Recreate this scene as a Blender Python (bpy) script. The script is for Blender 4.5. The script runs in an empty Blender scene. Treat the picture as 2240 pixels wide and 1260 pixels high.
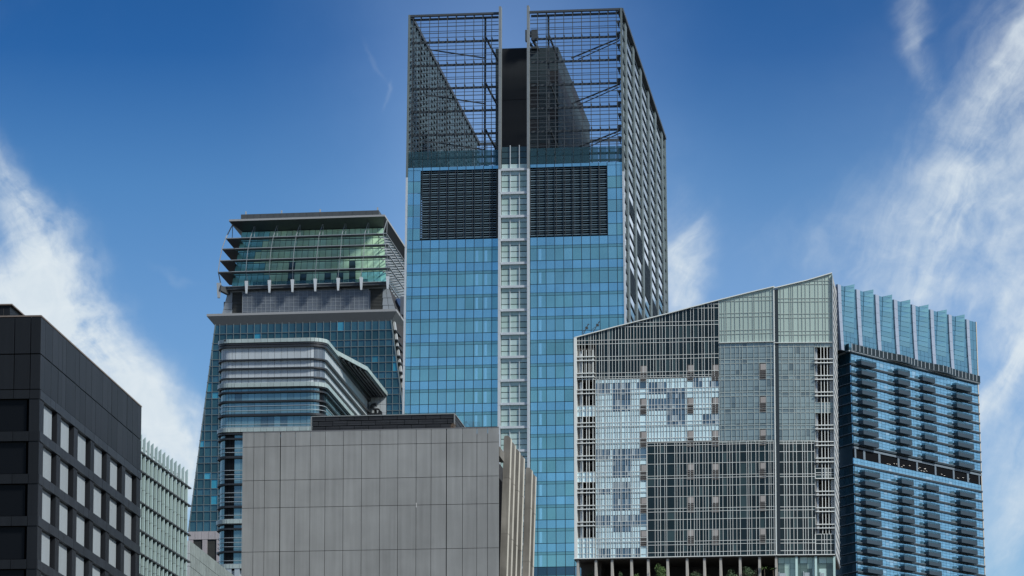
import bpy, math, random
from mathutils import Vector, Matrix
random.seed(11)
sc = bpy.context.scene
C = sc.collection

# ------------------------------------------------------------------ camera
FPX, TANP, PPY, CZ = 8400.0, 0.137, 1249.0, 3.0
PITCH = math.atan(TANP)
cam = bpy.data.cameras.new('camera')
cam.sensor_width = 36.0
cam.lens = FPX / 2240.0 * 36.0
cam.shift_y = (PPY - 630.0) / 2240.0
cam.clip_start = 1.0
cam.clip_end = 30000.0
camo = bpy.data.objects.new('camera', cam)
camo.location = (0, 0, CZ)
camo.rotation_euler = (math.pi / 2 + PITCH, 0, 0)
C.objects.link(camo)
sc.camera = camo

# ------------------------------------------------------------------ view and light
sc.view_settings.view_transform = 'Standard'
sc.view_settings.look = 'None'
sc.view_settings.gamma = 1.0
sc.view_settings.use_curve_mapping = False
sc.view_settings.exposure = 0.6
SUN_EL, SUN_AZ = 38.0, 125.0        # azimuth clockwise from +Y (away from the camera)
SKY_STRENGTH = 0.1

world = bpy.data.worlds.new('World')
sc.world = world
world.use_nodes = True
WN = world.node_tree.nodes
WL = world.node_tree.links
for n in list(WN):
    WN.remove(n)

def wn(kind, **kw):
    n = WN.new(kind)
    for k, v in kw.items():
        setattr(n, k, v)
    return n

def wset(sock, v):
    if isinstance(v, bpy.types.NodeSocket):
        WL.new(v, sock)
    else:
        sock.default_value = v

def WM(op, a, b=0.0, clamp=False):
    n = wn('ShaderNodeMath', operation=op)
    n.use_clamp = clamp
    wset(n.inputs[0], a)
    wset(n.inputs[1], b)
    return n.outputs[0]

def wmix(f, a, b, mode='MIX'):
    n = wn('ShaderNodeMix', data_type='RGBA', blend_type=mode)
    wset(n.inputs[0], f)
    wset(n.inputs[6], a)
    wset(n.inputs[7], b)
    return n.outputs[2]

def wnoise(vec, scale, detail, rough=0.55, dist=0.0):
    n = wn('ShaderNodeTexNoise')
    n.inputs['Scale'].default_value = scale
    n.inputs['Detail'].default_value = detail
    n.inputs['Roughness'].default_value = rough
    n.inputs['Distortion'].default_value = dist
    WL.new(vec, n.inputs['Vector'])
    return n

def wramp(x, lo, hi):
    n = wn('ShaderNodeMapRange')
    n.interpolation_type = 'SMOOTHSTEP'
    wset(n.inputs[0], x)
    n.inputs[1].default_value = lo
    n.inputs[2].default_value = hi
    return n.outputs[0]

sky = wn('ShaderNodeTexSky', sky_type='NISHITA')
sky.sun_disc = False
sky.sun_elevation = math.radians(SUN_EL)
sky.sun_rotation = math.radians(SUN_AZ)
sky.air_density = 1.0
sky.dust_density = 0.6
sky.ozone_density = 2.0
tc = wn('ShaderNodeTexCoord')
sep = wn('ShaderNodeSeparateXYZ')
WL.new(tc.outputs['Generated'], sep.inputs[0])
az = WM('ARCTAN2', sep.outputs[0], sep.outputs[1])
el = WM('ARCSINE', sep.outputs[2])
big = wnoise(tc.outputs['Generated'], 22.0, 5.0, 0.55)
bs = wn('ShaderNodeSeparateColor')
WL.new(big.outputs['Color'], bs.inputs[0])
U0 = WM('ADD', WM('MULTIPLY', az, 8260.0), 1120.0)
V0 = WM('SUBTRACT', 2400.0, WM("MULTIPLY", el, 8450.0))
U = WM('ADD', U0, WM('MULTIPLY', WM('SUBTRACT', bs.outputs[0], 0.5), 260.0))
V = WM('ADD', V0, WM('MULTIPLY', WM('SUBTRACT', bs.outputs[1], 0.5), 260.0))

def blob(cx, cy, a, b, ang, w):
    """one soft elliptical bank of cloud at a fixed bearing and height"""
    c, s = math.cos(math.radians(ang)), math.sin(math.radians(ang))
    dx = WM('SUBTRACT', U, cx)
    dy = WM('SUBTRACT', V, cy)
    p = WM('MULTIPLY', WM('ADD', WM('MULTIPLY', dx, c), WM('MULTIPLY', dy, s)), 1.0 / a)
    q = WM('MULTIPLY', WM('SUBTRACT', WM('MULTIPLY', dy, c), WM('MULTIPLY', dx, s)), 1.0 / b)
    e = WM('EXPONENT', WM('MULTIPLY', WM('ADD', WM('MULTIPLY', p, p), WM('MULTIPLY', q, q)), -1.0))
    return WM('MULTIPLY', e, w)

BLOBS = [(150, 640, 260, 75, 52, 1.35), (40, 640, 170, 45, 25, 0.75), (60, 760, 260, 110, 40, 1.0), (300, 840, 250, 90, 55, 1.3),
         (20, 370, 190, 42, 50, 0.75), (120, 520, 130, 45, 60, 0.55), (390, 980, 150, 60, 60, 0.85), (1490, 645, 105, 40, 100, 1.35), (1450, 500, 160, 60, 90, 0.32),
         (2010, 90, 190, 36, 72, 0.52), (2160, 330, 380, 130, 118, 0.42), (2235, 160, 240, 90, 110, 0.34),
         (2090, 540, 300, 120, 150, 0.38), (2200, 1080, 330, 100, 95, 0.72), (2200, 830, 190, 40, 130, 0.55),
         (1900, 480, 300, 110, 160, 0.3), (795, 110, 60, 10, 62, 0.33), (830, 185, 30, 8, 120, 0.28),
         (410, 610, 60, 12, 20, 0.3), (2050, 660, 320, 120, 10, 0.34), (2240, 700, 200, 90, 120, 0.34),
         (3000, 420, 620, 480, 20, 1.8), (-900, 500, 700, 300, 40, 1.2)]  # first here: unseen cloud added to brighten reflections in the tower's flank glass
mask = blob(*BLOBS[0])
for b in BLOBS[1:]:
    mask = WM('ADD', mask, blob(*b))
fb = wnoise(tc.outputs['Generated'], 30.0, 10.0, 0.60, 0.5)
fb2 = wnoise(tc.outputs['Generated'], 130.0, 6.0, 0.6, 0.8)
def streaks(ang, la, lb):
    c, s_ = math.cos(math.radians(ang)), math.sin(math.radians(ang))
    p = WM('MULTIPLY', WM('ADD', WM('MULTIPLY', U, c), WM('MULTIPLY', V, s_)), 1.0 / la)
    q = WM('MULTIPLY', WM('SUBTRACT', WM('MULTIPLY', V, c), WM('MULTIPLY', U, s_)), 1.0 / lb)
    cx = wn('ShaderNodeCombineXYZ')
    WL.new(p, cx.inputs[0]); WL.new(q, cx.inputs[1])
    return wnoise(cx.outputs[0], 1.0, 9.0, 0.60, 0.25).outputs[0]
side = wramp(U0, 700.0, 1500.0)
stl, str_ = streaks(52, 420.0, 130.0), streaks(122, 520.0, 95.0)
st = WM('ADD', WM('MULTIPLY', stl, WM('SUBTRACT', 1.0, side)), WM('MULTIPLY', str_, side))
f = WM('SUBTRACT', WM('ADD', WM('ADD', WM('MULTIPLY', fb.outputs[0], 1.7), WM('MULTIPLY', st, 1.4)), WM('MULTIPLY', fb2.outputs[0], 0.3)), 1.12)
cl = WM('MULTIPLY', mask, f)
front = wramp(cl, 0.0, 1.15)
# broken cloud over the rest of the sky, thinning out towards the part of the sky in view
gl = wnoise(tc.outputs['Generated'], 3.4, 8.0, 0.6, 0.4)
away = WM('SUBTRACT', 1.0, WM('EXPONENT', WM('MULTIPLY', WM('MULTIPLY', WM('MULTIPLY', az, 2.6), WM('MULTIPLY', az, 2.6)), -1.0)), True)
glob = WM('MULTIPLY', wramp(gl.outputs[0], 0.43, 0.68), away)
cover = WM('MAXIMUM', WM('MULTIPLY', front, 0.97), WM('MULTIPLY', glob, 0.85), True)

# deep blue overhead, paler towards the horizon, haze glow round the middle of the view
grad = wn('ShaderNodeValToRGB')
wset(grad.inputs[0], WM('MULTIPLY', el, 1.0 / 0.5))
cr = grad.color_ramp
cr.elements[0].position = 0.0
cr.elements[0].color = (0.62, 0.70, 0.80, 1)
cr.elements[1].position = 1.0
cr.elements[1].color = (0.12, 0.24, 0.46, 1)
for p, c in ((0.27, (0.56, 0.71, 0.82, 1)), (0.40, (0.38, 0.56, 0.74, 1)), (0.47, (0.25, 0.46, 0.66, 1)), (0.54, (0.085, 0.27, 0.51, 1)), (0.60, (0.055, 0.22, 0.44, 1))):
    e = cr.elements.new(p)
    e.color = c
soft = WM('ADD', WM('MULTIPLY', big.outputs[0], 0.25), 0.0)
blue = wmix(1.0, sky.outputs[0], grad.outputs[0], 'MULTIPLY')
bl = wn('ShaderNodeVectorMath', operation='SCALE')
WL.new(blue, bl.inputs[0])
bl.inputs['Scale'].default_value = 1.0
BLUE_NODE = bl
haze_veil = WM('ADD', blob(1080, 400, 700, 330, 90, 0.34), WM('ADD', blob(1750, 800, 700, 300, 0, 0.20), blob(2150, 620, 420, 520, 0, 0.16)), True)
b2 = wmix(haze_veil, bl.outputs[0], (2.6, 3.9, 6.1, 1))
cloudcol = wmix(fb2.outputs[0], (3.9, 4.6, 5.2, 1), (5.4, 5.8, 6.0, 1))
col = wmix(cover, b2, cloudcol)
bg = wn('ShaderNodeBackground')
bg.inputs['Strength'].default_value = SKY_STRENGTH
WL.new(col, bg.inputs['Color'])
wo = wn('ShaderNodeOutputWorld')
WL.new(bg.outputs[0], wo.inputs[0])

sun = bpy.data.lights.new('sun', 'SUN')
sun.energy = 3.0
sun.angle = math.radians(9)
sun.color = (1.0, 0.98, 0.90)
suno = bpy.data.objects.new('sun', sun)
sd = Vector((math.sin(math.radians(SUN_AZ)) * math.cos(math.radians(SUN_EL)),
             math.cos(math.radians(SUN_AZ)) * math.cos(math.radians(SUN_EL)), math.sin(math.radians(SUN_EL))))
suno.rotation_euler = sd.to_track_quat('Z', 'Y').to_euler()
suno.location = (0, 0, 400)
C.objects.link(suno)

# ------------------------------------------------------------------ materials
def material(name, col, rough=0.6, metal=0.0, var=0.1, streak=0.0, grain=0.0, gscale=1.0, lit=None, bright=None,
             blotch=0.0, alpha=1.0, spec=0.5, hue=None):
    m = bpy.data.materials.new(name)
    m.use_nodes = True
    nt = m.node_tree
    N, L = nt.nodes, nt.links
    bsdf = N['Principled BSDF']
    def mth(op, a, b=0.0):
        n = N.new('ShaderNodeMath')
        n.operation = op
        for i, v in ((0, a), (1, b)):
            if isinstance(v, bpy.types.NodeSocket):
                L.new(v, n.inputs[i])
            else:
                n.inputs[i].default_value = v
        return n.outputs[0]
    oi = N.new('ShaderNodeObjectInfo')
    ge = N.new('ShaderNodeNewGeometry')
    rnd = mth('FRACT', mth('ADD', oi.outputs['Random'], ge.outputs['Random Per Island']))
    val = mth('ADD', 1.0 - var / 2, mth('MULTIPLY', rnd, var))
    def noise(scale3, detail, sc_=1.0):
        mp = N.new('ShaderNodeMapping')
        mp.inputs['Scale'].default_value = scale3
        L.new(ge.outputs['Position'], mp.inputs['Vector'])
        t = N.new('ShaderNodeTexNoise')
        t.inputs['Scale'].default_value = sc_
        t.inputs['Detail'].default_value = detail
        L.new(mp.outputs[0], t.inputs['Vector'])
        return t.outputs[0]
    if streak:
        s1 = noise((2.2, 2.2, 0.10), 6)
        val = mth('MULTIPLY', val, mth('ADD', 1.0 - streak / 2, mth('MULTIPLY', s1, streak)))
    if grain:
        g1 = noise((gscale, gscale, gscale), 8)
        val = mth('MULTIPLY', val, mth('ADD', 1.0 - grain / 2, mth('MULTIPLY', g1, grain)))
    if blotch:
        b1 = noise((0.16, 0.16, 0.16), 4)
        mr = N.new('ShaderNodeMapRange')
        L.new(b1, mr.inputs[0])
        mr.inputs[1].default_value = 0.35
        mr.inputs[2].default_value = 0.65
        val = mth('MULTIPLY', val, mth('ADD', 1.0 - blotch / 2, mth('MULTIPLY', mr.outputs[0], blotch)))
    vm = N.new('ShaderNodeVectorMath')
    vm.operation = 'SCALE'
    vm.inputs[0].default_value = col[:3]
    base_out = None
    if bright or hue:
        mx = N.new('ShaderNodeMix')
        mx.data_type = 'RGBA'
        mx.inputs[6].default_value = (*col[:3], 1)
        if bright:
            prob, bc = bright
            mx.inputs[7].default_value = (*bc, 1)
            r2 = mth('FRACT', mth('MULTIPLY', rnd, 57.31))
            L.new(mth('GREATER_THAN', r2, 1.0 - prob), mx.inputs[0])
        else:
            mx.inputs[7].default_value = (*hue, 1)
            L.new(mth('FRACT', mth('MULTIPLY', rnd, 31.7)), mx.inputs[0])
        L.new(mx.outputs[2], vm.inputs[0])
    L.new(val, vm.inputs['Scale'])
    L.new(vm.outputs[0], bsdf.inputs['Base Color'])
    bsdf.inputs['Roughness'].default_value = rough
    bsdf.inputs['Metallic'].default_value = metal
    bsdf.inputs['Specular IOR Level'].default_value = spec
    if alpha < 1.0:
        out = N['Material Output']
        tr = N.new('ShaderNodeBsdfTransparent')
        tr.inputs[0].default_value = (0.8, 0.92, 0.93, 1)
        ms = N.new('ShaderNodeMixShader')
        ms.inputs[0].default_value = alpha
        L.new(tr.outputs[0], ms.inputs[1])
        L.new(bsdf.outputs[0], ms.inputs[2])
        L.new(ms.outputs[0], out.inputs[0])
    if lit:
        bsdf.inputs['Emission Color'].default_value = (*lit[:3], 1)
        bsdf.inputs['Emission Strength'].default_value = lit[3]
    return m

# ------------------------------------------------------------------ pixel rays -> places in the world
cp, sp = math.cos(PITCH), math.sin(PITCH)
def ray(px, py):
    r, up = px - 1120.0, PPY - py
    return Vector((r, FPX * cp - up * sp, FPX * sp + up * cp))
CAM = Vector((0, 0, CZ))
def at(px, py, Y):
    d = ray(px, py)
    return CAM + d * (Y / d.y)
def onz(px, py, z):
    d = ray(px, py)
    return CAM + d * ((z - CZ) / d.z)

class Face:
    """a vertical facade plane: u metres to the right along it, z height, d metres out from it"""
    def __init__(s, p0, p1, k=None, shift=None, uc=0.0):
        s.O = Vector((p0[0], p0[1], 0))
        e = Vector((p1[0] - p0[0], p1[1] - p0[1], 0))
        s.L = e.length
        s.e = e.normalized()
        n = Vector((s.e.y, -s.e.x, 0))
        if n.dot(s.O - Vector((0, 0, 0)) + s.e * s.L / 2) > 0:
            n = -n
        s.n = n
        s.k, s.shift, s.uc = k, shift, uc
    def P(s, u, z, d=0.0):
        if s.k:
            u = s.uc + (u - s.uc) * s.k(z)
        p = s.O + s.e * u + s.n * d
        if s.shift:
            p = p + s.shift(z)
        return Vector((p.x, p.y, z))
    def uv(s, px, py):
        d = ray(px, py)
        z = 50.0
        for i in range(5 if (s.k or s.shift) else 1):
            o = s.O + (s.shift(z) if s.shift else Vector((0, 0, 0)))
            t = (o - Vector((0, 0, 0))).dot(s.n) / d.dot(s.n)
            p = d * t
            z = p.z + CZ
        u = (p - o).dot(s.e)
        if s.k:
            u = s.uc + (u - s.uc) / s.k(z)
        return u, z
    def u(s, px, py): return s.uv(px, py)[0]
    def z(s, px, py): return s.uv(px, py)[1]

def faceAB(A, Y, B, **kw):
    a = at(A[0], A[1], Y)
    b = onz(B[0], B[1], a.z)
    return Face(a, b, **kw), a.z

# ------------------------------------------------------------------ mesh building
WMAT = {}
def place(o, parent, M):
    C.objects.link(o)
    if parent is not None:
        o.parent = parent
        o.matrix_basis = WMAT[parent.name].inverted() @ M
    else:
        o.matrix_basis = M
    WMAT[o.name] = M
    return o

class MB:
    def __init__(s):
        s.v, s.f, s.m, s.mats = [], [], [], []
    def mi(s, mat):
        if mat not in s.mats:
            s.mats.append(mat)
        return s.mats.index(mat)
    def hexa(s, c, mat=None):
        """c: 8 corners, bottom ring 0-3 and top ring 4-7"""
        b = len(s.v)
        s.v += [tuple(p) for p in c]
        i = s.mi(mat) if mat else 0
        for q in ((3, 2, 1, 0), (4, 5, 6, 7), (0, 1, 5, 4), (1, 2, 6, 5), (2, 3, 7, 6), (3, 0, 4, 7)):
            s.f.append(tuple(b + k for k in q))
            s.m.append(i)
    def box(s, F, u0, u1, z0, z1, d0, d1, mat=None):
        s.hexa([F.P(u0, z0, d1), F.P(u1, z0, d1), F.P(u1, z0, d0), F.P(u0, z0, d0),
                F.P(u0, z1, d1), F.P(u1, z1, d1), F.P(u1, z1, d0), F.P(u0, z1, d0)], mat)
    def slant(s, F, ub0, ub1, ut0, ut1, zb0, zb1, zt0, zt1, d0, d1, mat=None, dt=0.0):
        s.hexa([F.P(ub0, zb0, d1), F.P(ub1, zb1, d1), F.P(ub1, zb1, d0), F.P(ub0, zb0, d0),
                F.P(ut0, zt0, d1 + dt), F.P(ut1, zt1, d1 + dt), F.P(ut1, zt1, d0 + dt), F.P(ut0, zt0, d0 + dt)], mat)
    def beam(s, a, b, w, h=None, mat=None):
        a, b = Vector(a), Vector(b)
        h = h or w
        d = (b - a).normalized()
        up = Vector((0, 0, 1)) if abs(d.z) < 0.95 else Vector((0, 1, 0))
        x = d.cross(up).normalized() * (w / 2)
        y = x.cross(d).normalized() * (h / 2)
        s.hexa([a - x - y, a + x - y, a + x + y, a - x + y, b - x - y, b + x - y, b + x + y, b - x + y], mat)
    def loft(s, lo, hi, mat=None):
        b = len(s.v)
        n = len(lo)
        s.v += [tuple(p) for p in lo] + [tuple(p) for p in hi]
        i = s.mi(mat) if mat else 0
        for k in range(n):
            j = (k + 1) % n
            s.f.append((b + k, b + j, b + n + j, b + n + k)); s.m.append(i)
        s.f.append(tuple(b + n - 1 - k for k in range(n))); s.m.append(i)
        s.f.append(tuple(b + n + k for k in range(n))); s.m.append(i)
    def prism(s, pts, z0, z1, mat=None):
        s.loft([(p[0], p[1], z0) for p in pts], [(p[0], p[1], z1) for p in pts], mat)
    def tube(s, pts, r, seg=8, mat=None):
        b = len(s.v)
        i = s.mi(mat) if mat else 0
        pts = [Vector(p) for p in pts]
        rr = r if isinstance(r, (list, tuple)) else [r] * len(pts)
        for k, p in enumerate(pts):
            d = (pts[min(k + 1, len(pts) - 1)] - pts[max(k - 1, 0)]).normalized()
            up = Vector((0, 0, 1)) if abs(d.z) < 0.9 else Vector((0, 1, 0))
            x = d.cross(up).normalized()
            y = x.cross(d)
            for q in range(seg):
                a = 2 * math.pi * q / seg
                s.v.append(tuple(p + (x * math.cos(a) + y * math.sin(a)) * rr[k]))
        for k in range(len(pts) - 1):
            for q in range(seg):
                q2 = (q + 1) % seg
                s.f.append((b + k * seg + q, b + k * seg + q2, b + (k + 1) * seg + q2, b + (k + 1) * seg + q)); s.m.append(i)
        s.f.append(tuple(b + seg - 1 - q for q in range(seg))); s.m.append(i)
        s.f.append(tuple(b + (len(pts) - 1) * seg + q for q in range(seg))); s.m.append(i)
    def build(s, name, mat=None, parent=None, kind=None, label=None, smooth=False):
        if not s.v:
            return None
        mats = s.mats if s.mats else [mat]
        xs = [p[0] for p in s.v]; ys = [p[1] for p in s.v]; zs = [p[2] for p in s.v]
        c = Vector(((min(xs) + max(xs)) / 2, (min(ys) + max(ys)) / 2, min(zs)))
        me = bpy.data.meshes.new(name)
        me.from_pydata([(p[0] - c.x, p[1] - c.y, p[2] - c.z) for p in s.v], [], s.f)
        for m in mats:
            me.materials.append(m)
        if len(mats) > 1:
            me.polygons.foreach_set('material_index', s.m)
        if smooth:
            me.polygons.foreach_set('use_smooth', [True] * len(me.polygons))
        # consistent outward normals
        import bmesh
        bm = bmesh.new(); bm.from_mesh(me)
        bmesh.ops.recalc_face_normals(bm, faces=bm.faces)
        bm.to_mesh(me); bm.free()
        o = bpy.data.objects.new(name, me)
        if kind: o['kind'] = kind
        if label: o['label'] = label
        place(o, parent, Matrix.Translation(c))
        return o

UNIT = {}
def unit_mesh(mat):
    if mat.name not in UNIT:
        me = bpy.data.meshes.new('piece_' + mat.name)
        v = [(0, 0, 0), (1, 0, 0), (1, 1, 0), (0, 1, 0), (0, 0, 1), (1, 0, 1), (1, 1, 1), (0, 1, 1)]
        me.from_pydata(v, [], [(3, 2, 1, 0), (4, 5, 6, 7), (0, 1, 5, 4), (1, 2, 6, 5), (2, 3, 7, 6), (3, 0, 4, 7)])
        me.materials.append(mat)
        UNIT[mat.name] = me
    return UNIT[mat.name]

def piece(name, F, u0, u1, z0, z1, d0, d1, mat, parent, label=None):
    if (F.k or F.shift) and z1 - z0 > 6:
        m = MB(); m.box(F, u0, u1, z0, z1, d0, d1, mat)
        return m.build(name, None, parent, label=label)
    zm = (z0 + z1) / 2
    a = F.P(u0, zm, d1); b = F.P(u1, zm, d1)
    ex = b - a
    M = Matrix.Identity(4)
    ey = -F.n * (d1 - d0)
    for r in range(3):
        M[r][0] = ex[r]; M[r][1] = ey[r]; M[r][3] = a[r]
    M[2][2] = z1 - z0
    M[2][3] = z0
    M[2][0] = M[2][1] = 0.0
    o = bpy.data.objects.new(name, unit_mesh(mat))
    if label: o['label'] = label
    return place(o, parent, M)

class Pieces:
    """alike pieces of one thing: the largest 300 become parts, the rest one part of kind stuff"""
    def __init__(s, name, parent, cap=300):
        s.name, s.parent, s.cap, s.items = name, parent, cap, []
    def add(s, F, u0, u1, z0, z1, d0, d1, mat, pri=0, corners=None):
        if not corners and (abs(u1 - u0) < 1e-3 or z1 - z0 < 1e-3): return
        s.items.append((pri, abs(u1 - u0) * (z1 - z0), F, u0, u1, z0, z1, d0, d1, mat, corners))
    def flush(s):
        it = sorted(s.items, key=lambda t: (-t[0], -round(t[1], 2)))
        for t in it[:s.cap]:
            if t[10]:
                m = MB(); m.hexa(t[10], t[9]); m.build(s.name, None, s.parent)
            else:
                piece(s.name, *t[2:9], t[9], s.parent)
        rest = it[s.cap:]
        if rest:
            m = MB()
            for t in rest:
                if t[10]: m.hexa(t[10], t[9])
                else: m.box(*t[2:9], t[9])
            m.build(s.name, None, s.parent, kind='stuff')

def thing(name, label, cat, loc, group=None):
    o = bpy.data.objects.new(name, None)
    o.empty_display_size = 2.0
    o['label'] = label; o['category'] = cat
    if group: o['group'] = group
    place(o, None, Matrix.Translation(Vector((loc[0], loc[1], loc[2] if len(loc) > 2 else 0.0))))
    return o
def tag(o, label, cat, group=None):
    o['label'] = label; o['category'] = cat
    if group: o['group'] = group
    return o

# ------------------------------------------------------------------ ground
M_ground = material('ground_asphalt', (0.07, 0.07, 0.068), 0.9, grain=0.4, gscale=0.5, var=0)
mb = MB()
mb.v = [(-9000, -9000, 0), (9000, -9000, 0), (9000, 16000, 0), (-9000, 16000, 0)]
mb.f = [(0, 1, 2, 3)]; mb.m = [0]
g = mb.build('ground', M_ground); g['kind'] = 'structure'

# ------------------------------------------------------------------ material library
m_black = material('charcoal_cladding', (0.013, 0.015, 0.019), 0.5, spec=0.28, var=0.45, streak=1.0, grain=0.25, gscale=0.6)
m_blackfront = material('shaded_charcoal_front', (0.010, 0.012, 0.015), 0.5, spec=0.2, var=0.25, streak=0.5, grain=0.2, gscale=0.6)  # darker copy of the cladding, with the front's weaker light in its colour
m_blackspan = material('charcoal_spandrel', (0.018, 0.021, 0.027), 0.45, spec=0.35, var=0.35, streak=1.1, grain=0.5, gscale=1.5)
m_pitch = material('black_void', (0.004, 0.0045, 0.006), 0.8, spec=0.08, var=0)
m_blind = material('grey_blind_pane', (0.27, 0.305, 0.33), 0.4, var=0.10, streak=0.22)
m_blackglass = material('black_glass', (0.005, 0.006, 0.008), 0.35, var=0.3, spec=0.12)
m_coping = material('dull_bronze_coping', (0.16, 0.13, 0.11), 0.5, var=0.1)
m_fin = material('pale_green_glass_fin', (0.33, 0.42, 0.41), 0.25, var=0.18, streak=0.1)
m_fincell = material('green_white_glass', (0.20, 0.28, 0.27), 0.2, var=0.25, metal=0.1)
m_bracket = material('dark_bracket_metal', (0.035, 0.038, 0.04), 0.5, var=0.1)
m_stone = material('weathered_green_grey_stone', (0.17, 0.20, 0.195), 0.8, var=0.2, grain=0.8, gscale=1.2, streak=0.5)
m_tile = material('pale_tile', (0.40, 0.43, 0.46), 0.5, var=0.12, streak=0.25)
m_ringdark = material('dark_metal_fin', (0.018, 0.021, 0.026), 0.4, var=0.1)
m_panelwhite = material('pale_aluminium_panel', (0.44, 0.485, 0.52), 0.42, metal=0.1, var=0.12, streak=0.25)
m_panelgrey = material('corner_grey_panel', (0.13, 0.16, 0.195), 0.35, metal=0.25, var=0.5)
m_copeglass = material('pale_green_coping_panel', (0.33, 0.40, 0.40), 0.3, var=0.12, streak=0.25)
m_tealglass = material('blue_grey_glass', (0.17, 0.28, 0.31), 0.12, metal=0.55, var=0.25, bright=(0.14, (0.11, 0.17, 0.20)))
m_rail = material('pale_steel_rail', (0.42, 0.47, 0.50), 0.4, metal=0.3, var=0.05)
m_grey = material('grey_concrete_panel', (0.248, 0.256, 0.256), 0.75, var=0.09, streak=0.50, grain=0.22, gscale=0.6, blotch=0.20)
m_joint = material('dark_joint', (0.03, 0.03, 0.032), 0.8, var=0)
m_fair = material('weathered_fair_faced_concrete', (0.18, 0.17, 0.15), 0.85, var=0.35, streak=1.0, grain=0.9, gscale=0.6, blotch=0.5)
m_louvre = material('black_louvre', (0.034, 0.036, 0.041), 0.5, var=0.5, grain=0.6, gscale=2.0)
m_steelframe = material('grey_steel_frame', (0.20, 0.215, 0.22), 0.5, var=0.1)
m_rust = material('rusty_brown_cable', (0.13, 0.09, 0.06), 0.8, var=0.3)
m_wire = material('thin_dark_wire', (0.03, 0.03, 0.03), 0.6, var=0)

# ================================================================== 1 the black clad block at the left edge
FR, zA = faceAB((89.7, 692.5), 360, (309.5, 891.4))
endL = onz(-260, 698.2, zA)
FL = Face((endL.x, endL.y), (FR.O.x, FR.O.y))
t = thing('office_block', 'black clad office block with pale grey window panes at the left edge', 'building', FR.O)
nR, nL = FR.n, FL.n
inset = 0.6
cin = FR.O - nR * inset - nL * inset
rb = FR.O + FR.e * (FR.L - .15) - nR * inset
lb = Vector((endL.x, endL.y, 0)) - nL * inset
back = lb + FR.e * FR.L
mb = MB(); mb.prism([lb, cin, rb, back], 0, zA - 0.4); mb.build('core_wall', m_pitch, t)
P_clad = Pieces('cladding_panel', t); P_pier = Pieces('pier_panel', t); P_sp = Pieces('spandrel_panel', t)
P_pane = Pieces('window_pane', t)
G = 0.035
zs0 = FR.z(88, 773.5); zs1 = FR.z(87, 851.6)
spt = [FR.z(86, y) for y in (851.6, 943.6, 1038, 1131.4, 1226.7, 1321.5, 1417)]
spb = [FR.z(86, y) for y in (871.0, 965.0, 1059, 1152.4, 1247.5, 1343, 1438)]
top_cols = [89.7, 98, 114, 127, 136, 144, 164, 173, 187, 199.5, 210, 224, 235, 243.5, 256, 267, 277, 289, 300, 309.5]
sec_cols = [89.7, 97, 112, 127, 135, 144, 165, 175, 187, 201, 209, 221, 236, 244, 256, 269, 279, 290, 300, 309.5]
for cols, z1, z0, ry in ((top_cols, zA, zs0, 900), (sec_cols, zs0, zs1, 900)):
    us = [max(0.0, min(FR.L, FR.u(x, 800 + (x - 90) * 0.8))) for x in cols]
    us[0] = 0.0; us[-1] = FR.L
    for a, b in zip(us, us[1:]):
        P_clad.add(FR, a + G, b - G, z0 + G * 1.5, z1 - G * 1.5, -inset, random.uniform(0, .02), m_black)
wh = [(96.2, 117.7), (134.7, 155.2), (172.4, 192.4), (208.6, 228.0), (243.8, 261.9), (277.0, 294.3)]
whu = [(FR.u(a, 1100), FR.u(b, 1100)) for a, b in wh]
pitch_u = whu[1][0] - whu[0][0]
edges = []
for i in range(len(spt)):
    z1, z0 = spt[i], spb[i]
    # spandrel band cut into plates
    n = 22
    us = [FR.L * k / n + (random.uniform(-.12, .12) if 0 < k < n else 0) for k in range(n + 1)]
    for a, b in zip(us, us[1:]):
        P_sp.add(FR, a + .02, b - .02, z0, z1, -inset, 0.07 + random.uniform(0, .015), m_blackspan)
    zt = z0
    zb = spt[i + 1] if i + 1 < len(spt) else 0.0
    if i == len(spt) - 1:
        P_pier.add(FR, 0.0, FR.L, 0.0, zt - .1, -inset, 0.0, m_black); continue
    for j, (a, b) in enumerate(whu):
        P_pane.add(FR, a, b, zb + .02, zt - .04, -0.42, -0.34, m_blind)
        g0 = (whu[j - 1][1] if j else 0.0)
        if j == 0:
            P_pier.add(FR, 0.0, a - (a - g0) * 0.28, zb, zt, -inset, 0.0, m_black)
        else:
            w = a - g0
            P_pier.add(FR, g0 + w * .25, a - w * .25, zb, zt, -inset, 0.0, m_black)
    P_pier.add(FR, whu[-1][1] + pitch_u * .12, FR.L, zb, zt, -inset, 0.0, m_black)
# left (front) face
yl = lambda y: FL.z(87, y)
jl = [-260, -210, -160, -110, -60, -14, 31, 66.3, 89.0]
ju = [FL.u(x, 800) for x in jl]; ju[0] = 0; ju[-1] = FL.L
for z1, z0 in ((zA, zs0), (zs0, zs1)):
    for a, b in zip(ju, ju[1:]):
        P_clad.add(FL, a + G, b - G, z0 + G * 1.5, z1 - G * 1.5, -inset, random.uniform(0, .02), m_blackfront, pri=1)
wl = [(-250, -150), (-140, -38), (-27, 55)]
for i in range(len(spt)):
    z1, z0 = spt[i], spb[i]
    for a, b in zip(ju, ju[1:]):
        P_sp.add(FL, a + .02, b - .02, z0, z1, -inset, 0.07, m_blackfront)
    if i == len(spt) - 1:
        P_pier.add(FL, 0.0, FL.L, 0.0, z0, -inset, 0.0, m_blackfront); continue
    zt, zb = z0, spt[i + 1]
    for a, b in wl:
        ua, ub = FL.u(a, 1000), FL.u(b, 1000)
        P_pane.add(FL, ua, ub, zb + .1, zt - .05, -.4, -.34, m_blackglass)
    for a, b in ((-150, -140), (-38, -27)):
        P_pier.add(FL, FL.u(a, 1000), FL.u(b, 1000), zb, zt, -inset, -.1, m_blackfront)
    P_pier.add(FL, FL.u(62, 1000), FL.L, zb, zt, -inset, 0.0, m_blackfront)
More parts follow.
